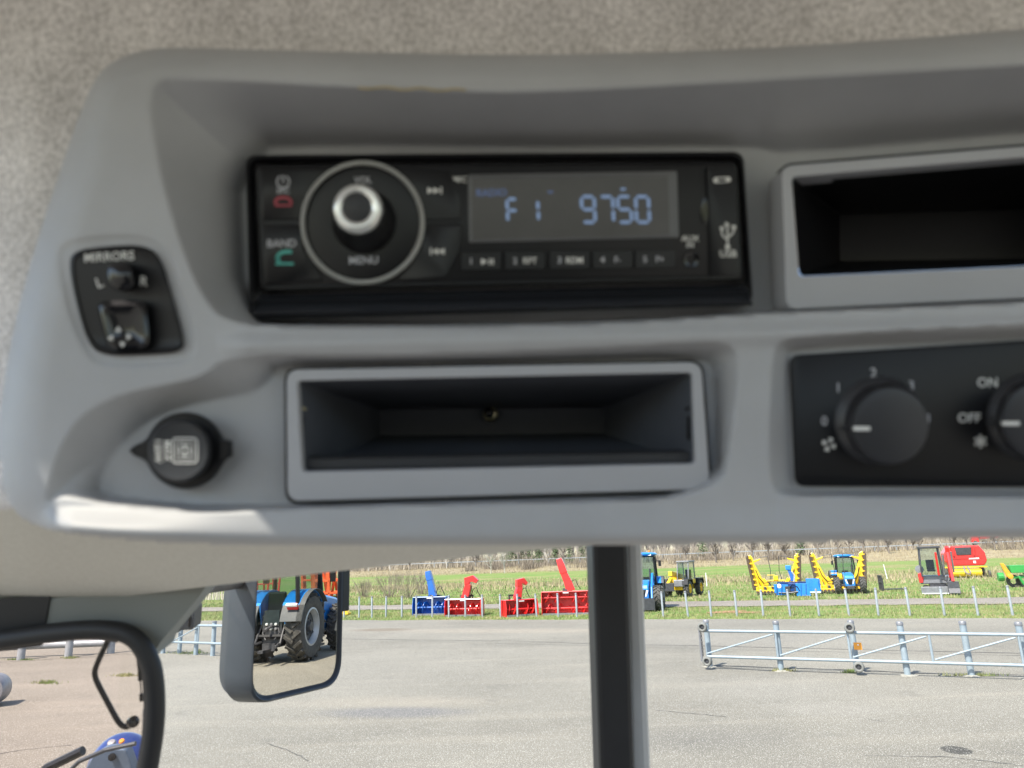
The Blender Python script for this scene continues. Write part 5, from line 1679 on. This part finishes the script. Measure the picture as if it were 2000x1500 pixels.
# bottom lip bulges towards the driver
lw = 1 / (1 + np.exp((U_ - 360) / 50.0)) / (1 + np.exp(-(U_ - 88) / 9.0))
lt_ = np.clip((V_ - 980) / 64, 0, 1)
d_ += (2.0 + 8.5 * lw) * lt_ * lt_ * (3 - 2 * lt_) * np.clip((U_ - 40) / 60, 0, 1)
# roll the outer edge back
def roll_edge(dist, rad, h):
    q = np.clip(1 - dist / rad, 0, 1)
    return -h * (1 - np.sqrt(np.clip(1 - q * q, 0, 1)))
bw = np.clip((V_ - 940) / 60, 0, 1) * np.clip((U_ - 60) / 80, 0, 1)
lf = np.clip((330 - U_) / 160, 0, 1) * np.clip((V_ - 150) / 150, 0, 1)
d_ += (roll_edge(so_, 46, 11) * (1 - lf) + roll_edge(so_, 85, 16) * lf) * (1 - bw) + roll_edge(so_, 22, 9) * bw
d_ = np.where(so_ < 0, -13 + so_ * 1.6, d_)
# shallow step round the mirror switch
SW = chaikin([(112, 500), (128, 474), (200, 462), (290, 462), (330, 492), (352, 560), (382, 660), (378, 700), (340, 712), (200, 716), (168, 690), (135, 610)], 2)
ssw = sd(SW, U_, V_)
d_ -= 1.0 * np.clip(ssw / 9 + 0.5, 0, 1)
# screw of the moulding: fine sink line along the brow
hole1 = sd([(575, 736), (1360, 722), (1366, 912), (585, 930)], U_, V_)
hole2 = sd([(1530, 329), (2600, 243), (2600, 535), (1545, 595)], U_, V_)
con = kthing('overhead_console', 'moulded grey plastic overhead console holding the radio and trays', 'console', 1000, 600, 0)
cm = MB()
nv, nu = U_.shape
for i in range(nv):
    for j in range(nu):
        cm.v.append(tuple(P(U_[i, j], V_[i, j], d_[i, j])))
keep = (so_ > np.where(V_ > 900, -2, -14)) & (hole1 < 4) & (hole2 < 4)
for i in range(nv - 1):
    for j in range(nu - 1):
        if keep[i, j] and keep[i + 1, j] and keep[i, j + 1] and keep[i + 1, j + 1]:
            k = i * nu + j
            cm.f.append((k, k + nu, k + nu + 1, k + 1))
kb(cm, 'panel', M_plastic, con, smooth=75)
# rub mark of yellowed glue under the brow
gl_ = MB()
mk = [(700 + 10 * i, 171 + 2.2 * math.sin(i * .9) + i * .25) for i in range(22)]
ys = mat('glue_residue', (0.42, 0.32, 0.14), 0.6, var=0.3, scale=200)
stroke(mk, 3.5, 0.6, ys, con, 'glue_residue')

# ------------------------------------------------------------------ lower storage tray
tray = kthing('storage_tray', 'empty grey storage tray under the radio, with a screw at the back', 'tray', 970, 840, -10)
oq = rquad([(559, 722), (1370, 707), (1388, 956), (561, 980)], 26, 8)
iq = rquad([(580, 744), (1352, 728), (1358, 906), (590, 922)], 10, 8)
kb(ring(oq, iq, -4.5, -14), 'frame', M_plastic2, tray, bevel=.0007, seg=3)
gq = rquad([(555, 718), (1374, 703), (1392, 960), (557, 984)], 28, 8)
kb(ring(gq, oq, -11, -14.5), 'shadow_gap', M_black, tray)
bq = rquad([(742, 800), (1178, 797), (1178, 846), (742, 851)], 3, 8)
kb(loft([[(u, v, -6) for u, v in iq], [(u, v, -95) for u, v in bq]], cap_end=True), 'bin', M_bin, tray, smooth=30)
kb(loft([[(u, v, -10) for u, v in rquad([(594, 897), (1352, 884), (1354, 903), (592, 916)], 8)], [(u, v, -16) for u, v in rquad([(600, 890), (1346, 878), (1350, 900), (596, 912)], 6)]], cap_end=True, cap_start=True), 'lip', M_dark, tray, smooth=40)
kb(loft([circ(958, 810, 15, -92, 20), circ(958, 810, 14, -90, 20), circ(958, 810, 9, -89, 20)], cap_end=True), 'washer', M_brass, tray, smooth=40)
kb(loft([circ(956, 807, 10, -89, 16), circ(956, 807, 9, -86.5, 16), circ(956, 807, 4, -85.5, 16)], cap_end=True), 'screw_head', M_gloss, tray, smooth=40)
for u, s in ((586, 1), (1349, -1)):
    kb(slab([(u, 793), (u + s * 11, 797), (u + s * 11, 802), (u, 798)], -9, -10), 'clip', M_brass if s > 0 else M_black, tray)
    kb(slab([(u, 812), (u + s * 7, 814), (u + s * 7, 858), (u, 860)], -9, -10), 'clip_slot', M_black, tray)

# ------------------------------------------------------------------ upper right tray
DOFF = -8.0
tr2 = kthing('storage_tray', 'black lined storage pocket right of the radio, cut by the picture edge', 'tray', 1900, 430, -12)
oq = rquad([(1526, 324), (2480, 246), (2480, 560), (1536, 605)], 24, 8)
iq = rquad([(1546, 346), (2440, 270), (2440, 500), (1561, 540)], 12, 8)
kb(ring(oq, iq, -10, -26), 'frame', M_plastic2, tr2, bevel=.0007, seg=3)
gq = rquad([(1522, 320), (2486, 241), (2486, 565), (1532, 609)], 26, 8)
kb(ring(gq, oq, -19, -24), 'shadow_gap', M_black, tr2)
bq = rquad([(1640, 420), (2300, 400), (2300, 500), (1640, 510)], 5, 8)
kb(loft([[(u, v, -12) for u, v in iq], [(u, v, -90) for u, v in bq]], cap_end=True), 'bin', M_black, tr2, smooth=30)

# ------------------------------------------------------------------ radio
DOFF = -13.0
rad = kthing('car_radio', 'black car radio with a silver ringed knob and lit display', 'radio', 975, 450, -16)
tq1 = rquad([(479, 303), (1452, 296), (1471, 596), (488, 626)], 24, 8)
tq2 = rquad([(494, 318), (1444, 312), (1456, 556), (506, 576)], 18, 8)
tq3 = rquad([(484, 309), (1448, 303), (1466, 580), (492, 608)], 24, 8)
b = loft([[(u, v, -27) for u, v in tq1], [(u, v, -11) for u, v in tq1], [(u, v, -10) for u, v in tq3], [(u, v, -13) for u, v in tq2]], cap_end=False)
kb(b, 'trim_ring', M_black, rad, smooth=25)
fq = rquad([(498, 322), (1440, 316), (1451, 548), (508, 570)], 16, 8)
fq0 = rquad([(503, 327), (1436, 321), (1447, 543), (513, 565)], 14, 8)
kb(loft([[(u, v, -16) for u, v in fq], [(u, v, -10.8) for u, v in fq], [(u, v, -10) for u, v in fq0]], cap_end=True), 'face_plate', M_black, rad, smooth=35)
# bottom ledge of the trim
kb(loft([[(u, v, -12) for u, v in rquad([(508, 578), (1456, 560), (1462, 566), (503, 585)], 3)], [(u, v, -7.5) for u, v in rquad([(496, 588), (1464, 568), (1466, 590), (494, 613)], 8)], [(u, v, -12) for u, v in rquad([(490, 600), (1470, 590), (1470, 597), (490, 623)], 4)]], cap_end=True), 'bottom_ledge', mat('ledge_sky_tint', (0.022, 0.024, 0.03), 0.3, var=0.1), rad, smooth=40)  # sky reflection on the ledge put into a bluer, paler black
kb(loft([[(u, v, -10.5) for u, v in rquad([(512, 556), (1448, 536), (1449, 546), (514, 568)], 5)], [(u, v, -8.8) for u, v in rquad([(520, 560), (1440, 540), (1441, 544), (520, 564)], 2)]], cap_end=True), 'lower_rib', M_black2, rad, smooth=40)
# buttons round the dial
def btn(poly, d=-9.2, mt=None, r=8, name='button'):
    q = rquad(poly, r, 5)
    cu_ = sum(p[0] for p in q) / len(q)
    cv_ = sum(p[1] for p in q) / len(q)
    q2 = [(cu_ + (u - cu_) * .97, cv_ + (v - cv_) * .96) for u, v in q]
    return kb(loft([[(u, v, -10.4) for u, v in q], [(u, v, d - .3) for u, v in q], [(u, v, d) for u, v in q2]], cap_end=True), name, mt or M_black2, rad, smooth=40)
B1 = btn([(506, 332), (640, 332), (598, 380), (586, 428), (508, 430)])
B2 = btn([(508, 438), (586, 437), (592, 490), (632, 548), (516, 556)])
B3 = btn([(776, 332), (880, 334), (902, 390), (903, 428), (832, 430), (818, 380)])
B4 = btn([(832, 438), (903, 436), (898, 490), (870, 544), (776, 548), (818, 490)])
def ptx(b_, *a, **k):
    return text(*a, parent=b_, **k)
# dial
kb(loft([circ(708, 435, 122, -10.3, 64), circ(708, 435, 121, -7.4, 64), circ(708, 435, 117.5, -6.8, 64), circ(708, 435, 113, -7.4, 64), circ(708, 435, 111.5, -9.4, 64)], cap_end=False), 'dial_ring', M_ring, rad, smooth=60)
dd = kb(loft([circ(708, 435, 112, -9.4, 64), circ(708, 435, 104, -8.9, 64), circ(708, 435, 60, -9.3, 64)], cap_end=True), 'dial_plate', M_black2, rad, smooth=40)
kn = kb(loft([circ(711, 432, 63, -9.2, 48), circ(709, 427, 60, -6, 48), circ(703, 416, 54, 1, 48), circ(700, 411, 50, 3.5, 48), circ(699, 409, 48.5, 5, 48)], cap_end=False), 'knob', M_black, rad, smooth=50)
kb(loft([circ(699, 409, 48.5, 5, 64), circ(698, 407, 47.5, 6.4, 64), circ(697.5, 406, 43, 7.4, 64), circ(697, 405, 34, 7.6, 64), circ(697, 405, 29, 6.6, 64)], cap_end=False), 'knob_ring', M_chrome, kn, smooth=60)
kb(loft([circ(697, 405, 29.5, 6.4, 48), circ(697, 405, 27, 6.7, 48)], cap_end=True), 'knob_cap', M_dark, kn, smooth=40)
# dial and button print
text('MENU', 710, 509, 13, -8.7, M_printg, rad, rot=1)
text('VOL', 709, 352, 11, -8.7, M_printg, rad, rot=1)
text('BAND', 550, 476, 13, -9.0, M_printg, rad, rot=1)
text('SRC', 553, 373, 9, -9.0, M_printg, rad)
stroke([(553 + 12 * math.cos(t), 355 + 12 * math.sin(t)) for t in np.linspace(-1.1, 4.25, 16)], 3, -9.0, M_printg, rad)
stroke([(553, 342), (553, 357)], 3, -9.0, M_printg, rad)
stroke(chaikin([(537, 398), (540, 388), (553, 385), (566, 388), (569, 398)], 2, False), 6, -9.0, M_red_p, rad)
stroke([(537, 401), (570, 401)], 4.5, -9.0, M_red_p, rad)
stroke(chaikin([(541, 508), (543, 497), (556, 491), (570, 492)], 2, False), 7, -9.0, M_green_p, rad)
stroke([(538, 515), (574, 515)], 5, -9.0, M_green_p, rad)
stroke([(541, 500), (546, 515)], 7, -9.0, M_green_p, rad)
def tri(u, v, w, h, s, mt=M_print, d=-9.0, par=None):
    patch([(u - s * w / 2, v - h / 2), (u + s * w / 2, v), (u - s * w / 2, v + h / 2)], d, mt, par or rad)
for u in (841, 853):
    tri(u, 372, 12, 13, 1)
patch([(860, 365), (863, 365), (863, 379), (860, 379)], -9.0, M_print, rad)
for u in (850, 862):
    tri(u, 491, 12, 13, -1)
patch([(840, 484), (843, 484), (843, 498), (840, 498)], -9.0, M_print, rad)
text('MIC', 898, 351, 10, -9.7, M_print, rad)
# display
dq = rquad([(914, 341), (1322, 334), (1326, 464), (916, 474)], 4, 4)
dq2 = rquad([(922, 352), (1305, 345), (1308, 458), (922, 468)], 3, 4)
kb(loft([[(u, v, -10.2) for u, v in dq], [(u, v, -9.3) for u, v in dq], [(u, v, -9.8) for u, v in dq2]], cap_end=False), 'display_bezel', M_lcdrim, rad, smooth=30)
lcd = kb(loft([[(u, v, -9.9) for u, v in dq2], [(u, v, -9.8) for u, v in dq2]], cap_end=True), 'display', M_lcd, rad)
SEG = {'F': 'afeg', '1': 'bc', '9': 'abcdfg', '7': 'abc', '5': 'acdfg', '0': 'abcdef'}
def digit(ch, u, v, w, h, skew=-.05):
    t = 6.5
    g = 1.2
    sh = lambda x, y: (u + x - y * skew, v + y)
    hw, hh = w / 2, h / 2
    seg = {'a': (-hw, -hh, hw, -hh), 'd': (-hw, hh, hw, hh), 'g': (-hw, 0, hw, 0), 'f': (-hw, -hh, -hw, 0), 'e': (-hw, 0, -hw, hh), 'b': (hw, -hh, hw, 0), 'c': (hw, 0, hw, hh)}
    b_ = MB()
    for s in SEG[ch]:
        x0, y0, x1, y1 = seg[s]
        if y0 == y1:
            pts = [(x0 + g, y0), (x0 + g + t / 2, y0 - t / 2), (x1 - g - t / 2, y0 - t / 2), (x1 - g, y0), (x1 - g - t / 2, y0 + t / 2), (x0 + g + t / 2, y0 + t / 2)]
        else:
            pts = [(x0, y0 + g), (x0 + t / 2, y0 + g + t / 2), (x0 + t / 2, y1 - g - t / 2), (x0, y1 - g), (x0 - t / 2, y1 - g - t / 2), (x0 - t / 2, y0 + g + t / 2)]
        pts = [sh(*p) for p in pts]
        b_.add([P(*p, -9.6) for p in pts][::-1], [tuple(range(6))])
    kb(b_, 'digit', M_seg, rad)
for ch, u in (('9', 1149), ('7', 1185), ('5', 1220), ('0', 1255)):
    digit(ch, u, 409, 25, 50)
digit('F', 1001, 411, 20, 44)
digit('1', 1040, 411, 22, 40)
patch([(1212, 367), (1222, 367), (1222, 372), (1212, 372)], -9.6, M_seg, rad, 'dot_mark')
patch([(1070, 373), (1080, 373), (1080, 377), (1070, 377)], -9.6, M_seg2, rad, 'dot_mark')
text('RADIO', 960, 377, 12, -9.6, M_seg2, rad, rot=1)
# preset keys
for i, (u, s1, s2) in enumerate([(940, '1', None), (1026, '2', 'RPT'), (1113, '3', 'RDM'), (1197, '4', 'F-'), (1280, '5', 'F+')]):
    vv = 513 - (u - 940) * .012
    btn([(u - 40, vv - 20), (u + 40, vv - 21), (u + 40, vv + 14), (u - 40, vv + 15)], -9.0, r=5, name='preset_key')
    text(s1, u - 20, vv - 2, 11, -8.8, M_printg, rad)
    if s2:
        text(s2, u + 9, vv - 2, 11, -8.8, M_print if i < 3 else M_printg, rad, wx=.9)
    else:
        tri(u + 6, vv - 2, 12, 13, 1, d=-8.8)
        for q in (15, 21):
            patch([(u + q, vv - 8), (u + q + 3, vv - 8), (u + q + 3, vv + 4), (u + q, vv + 4)], -8.8, M_print, rad)
# usb door and jack
btn([(1380, 326), (1436, 326), (1447, 541), (1388, 544), (1386, 430)], -9.0, r=8, name='usb_door')
kb(loft([circ(1377, 412, 8, -9.6, 20, 3.2), circ(1377, 412, 6, -9.5, 20, 3.2)], cap_end=True), 'finger_notch', M_gloss, rad)
patch(rquad([(1393, 347), (1427, 345), (1428, 355), (1394, 358)], 5, 4), -8.8, M_print, rad)
patch([(1402, 349), (1418, 348), (1418, 354), (1402, 355)], -8.7, M_black, rad)
stroke([(1421, 440), (1421, 482)], 3.5, -8.8, M_print, rad)
stroke(chaikin([(1410, 446), (1410, 460), (1421, 468)], 2, False), 3, -8.8, M_print, rad)
stroke(chaikin([(1433, 444), (1433, 455), (1421, 464)], 2, False), 3, -8.8, M_print, rad)
tri(1421, 438, 10, 10, 1)
patch(c2(1410, 446, 4, 12), -8.8, M_print, rad)
patch([(1429, 440), (1437, 440), (1437, 448), (1429, 448)], -8.8, M_print, rad)
patch(c2(1421, 482, 5, 12), -8.8, M_print, rad)
text('USB', 1422, 496, 12, -8.8, M_print, rad)
text('AUX', 1348, 466, 10, -9.7, M_print, rad)
text('IN', 1348, 479, 9, -9.7, M_print, rad)
kb(loft([circ(1350, 507, 17, -10.1, 24), circ(1350, 507, 15, -9.4, 24), circ(1350, 507, 9, -9.6, 24), circ(1350, 507, 8, -14, 24)], cap_end=True), 'aux_jack', M_gloss, rad, smooth=50)

DOFF = 0.0
# ------------------------------------------------------------------ mirror adjuster
sw = kthing('mirror_switch', 'black mirror adjuster switch lettered MIRRORS, left of the radio', 'switch', 245, 590, 0)
sp_ = chaikin([(134, 520), (142, 490), (210, 480), (285, 478), (316, 505), (336, 575), (362, 665), (352, 688), (300, 692), (200, 696), (170, 668), (150, 600)], 2)
cu_, cv_ = 245, 588
sp2 = [(cu_ + (u - cu_) * .955, cv_ + (v - cv_) * .955) for u, v in sp_]
sp3 = [(cu_ + (u - cu_) * .91, cv_ + (v - cv_) * .91) for u, v in sp_]
kb(loft([[(u, v, -3) for u, v in sp_], [(u, v, .6) for u, v in sp_], [(u, v, 1.0) for u, v in sp2], [(u, v, .3) for u, v in sp3]], cap_end=True), 'face_plate', M_black, sw, smooth=40)
text('MIRRORS', 213, 502, 15, .6, M_print, sw, rot=3, wx=.98)
text('L', 194, 553, 17, .6, M_print, sw, rot=18)
text('R', 280, 550, 16, .6, M_print, sw, rot=-6)
kq = chaikin([(208, 520), (230, 510), (255, 515), (268, 545), (262, 566), (230, 570), (212, 556)], 2)
kb(loft([[(u, v, .2) for u, v in kq], [(u - 1, v - 1, 4.5) for u, v in kq], [(236 + (u - 236) * .7, 538 + (v - 538) * .7, 6) for u, v in kq]], cap_end=True), 'selector_knob', M_gloss, sw, smooth=60)
jq = rquad([(186, 590), (205, 578), (300, 576), (318, 590), (332, 672), (318, 684), (226, 688), (208, 676)], 10, 4)
kb(loft([[(u, v, .3) for u, v in jq], [(u, v, -.4) for u, v in jq]], cap_end=True), 'pad_well', M_gloss, sw)
pq_ = rquad([(190, 596), (204, 588), (276, 586), (286, 600), (292, 668), (282, 680), (222, 684), (208, 672)], 12, 5)
kb(loft([[(u, v, -.3) for u, v in pq_], [(u, v, 3.2) for u, v in pq_], [(244 + (u - 244) * .82, 640 + (v - 640) * .82, 4.4) for u, v in pq_], [(244 + (u - 244) * .4, 632 + (v - 632) * .4, 2.6) for u, v in pq_]], cap_end=True), 'direction_pad', M_gloss, sw, smooth=50)
for (u, v, a) in ((231, 644, 0), (217, 660, 270), (251, 658, 90), (239, 672, 180)):
    pts = []
    for k in range(3):
        t = R(a - 90 + 120 * k)
        pts.append((u + 7 * math.cos(t), v + 7 * math.sin(t)))
    patch(pts, 4.7, M_print, sw)

# ------------------------------------------------------------------ power socket
so2 = kthing('power_socket', 'round black capped power socket in the pocket left of the tray', 'socket', 365, 880, -10)
body = [(365 + 78 * math.cos(t), 880 + 75 * math.sin(t)) for t in np.linspace(0, 2 * math.pi, 48, endpoint=False)]
def tabbed(k, tab):
    o_ = []
    for t in np.linspace(0, 2 * math.pi, 64, endpoint=False):
        x, y = 78 * k * math.cos(t), 75 * k * math.sin(t)
        q = math.exp(-((t - math.pi) / .17) ** 2) * tab + math.exp(-(min(t, 2 * math.pi - t) / .22) ** 2) * tab * .45
        L_ = math.hypot(x, y)
        o_.append((362 + x * (1 + q / L_), 880 + y * (1 + q / L_)))
    return o_
kb(loft([[(u, v, -16) for u, v in tabbed(1, 32)], [(u, v, -6) for u, v in tabbed(1, 32)], [(u, v, -4.5) for u, v in tabbed(.94, 28)]], cap_end=True), 'collar', M_black, so2, smooth=40)
kb(loft([circ(352, 880, 62, -4.6, 48), circ(349, 880, 60, 2.5, 48), circ(348, 880, 56, 3.6, 48), circ(347, 880, 50, 3.2, 48)], cap_end=True), 'cap', M_dark, so2, smooth=45)
kb(slab(rquad([(425, 858), (446, 862), (446, 896), (425, 898)], 5), -3, -8), 'hinge', M_black, so2, bevel=.0006)
text('MAX', 326, 880, 11.5, 3.5, M_print, so2, rot=-90)
text('120W', 308, 880, 11.5, 3.5, M_print, so2, rot=-90)
for k, w in ((1.0, 3), (.68, 2.2)):
    stroke(rquad([(361 - 24 * k, 880 - 24 * k), (361 + 24 * k, 880 - 24 * k), (361 + 24 * k, 880 + 24 * k), (361 - 24 * k, 880 + 24 * k)], 9 * k, 4), w, 3.5, M_print, so2, closed=True)
stroke(c2(361, 880, 10, 20), 3, 3.5, M_print, so2, closed=True)
for q in (-1, 1):
    patch(c2(361, 880 + 4.5 * q, 3, 10), 3.6, M_print, so2)

# ------------------------------------------------------------------ climate panel
cl = kthing('climate_panel', 'black fan and air conditioning panel with round knobs, right of the tray', 'control panel', 1800, 820, -6)
pq3 = rquad([(1541, 694), (2480, 634), (2480, 952), (1552, 950)], 22, 7)
pq4 = rquad([(1545, 698), (2476, 639), (2476, 948), (1556, 946)], 20, 7)
kb(loft([[(u, v, -12) for u, v in pq3], [(u, v, -6.6) for u, v in pq3], [(u, v, -6) for u, v in pq4]], cap_end=True), 'face_plate', M_black, cl, smooth=40)
def knob(u, v, du, dv):
    k = kb(loft([circ(u - du, v - dv, 88, -5.9, 48), circ(u - du * .8, v - dv * .8, 84, -4.6, 48), circ(u - du * .6, v - dv * .6, 78, -3.5, 48), circ(u - du * .1, v - dv * .1, 76, 7, 48), circ(u, v, 73, 8.4, 48), circ(u, v, 60, 8.9, 48)], cap_end=True), 'knob', M_knob, cl, smooth=45)
    kb(slab(rquad([(u - 72, v + 1), (u - 40, v + 1), (u - 40, v + 9), (u - 72, v + 9)], 3), 9.2, 8), 'pointer', M_print, k)
    kb(slab(rquad([(u - 96, v + 2), (u - 76, v + 2), (u - 76, v + 9), (u - 96, v + 9)], 3), 1, -2), 'pointer_base', M_dark, k)
    return k
knob(1740, 832, 22, 10)
knob(2032, 822, 18, 6)
for s, u, v in (('0', 1610, 823), ('1', 1637, 758), ('2', 1706, 729), ('3', 1780, 754), ('4', 1811, 818)):
    text(s, u, v, 16, -5.8, M_printg, cl)
text('ON', 1929, 748, 16, -5.8, M_print, cl)
text('OFF', 1893, 817, 16, -5.8, M_print, cl)
for k in range(4):
    a = k * math.pi / 2 + .4
    patch([(1619 + 14 * math.cos(a + q) * rr_, 868 + 14 * math.sin(a + q) * rr_) for q, rr_ in ((-.1, .25), (-.45, 1), (.25, 1.05), (.5, .5))], -5.8, M_print, cl)
for k in range(3):
    a = k * math.pi / 3 + .5
    stroke([(1915 - 13 * math.cos(a), 862 - 13 * math.sin(a)), (1915 + 13 * math.cos(a), 862 + 13 * math.sin(a))], 4.5, -5.8, M_print, cl)
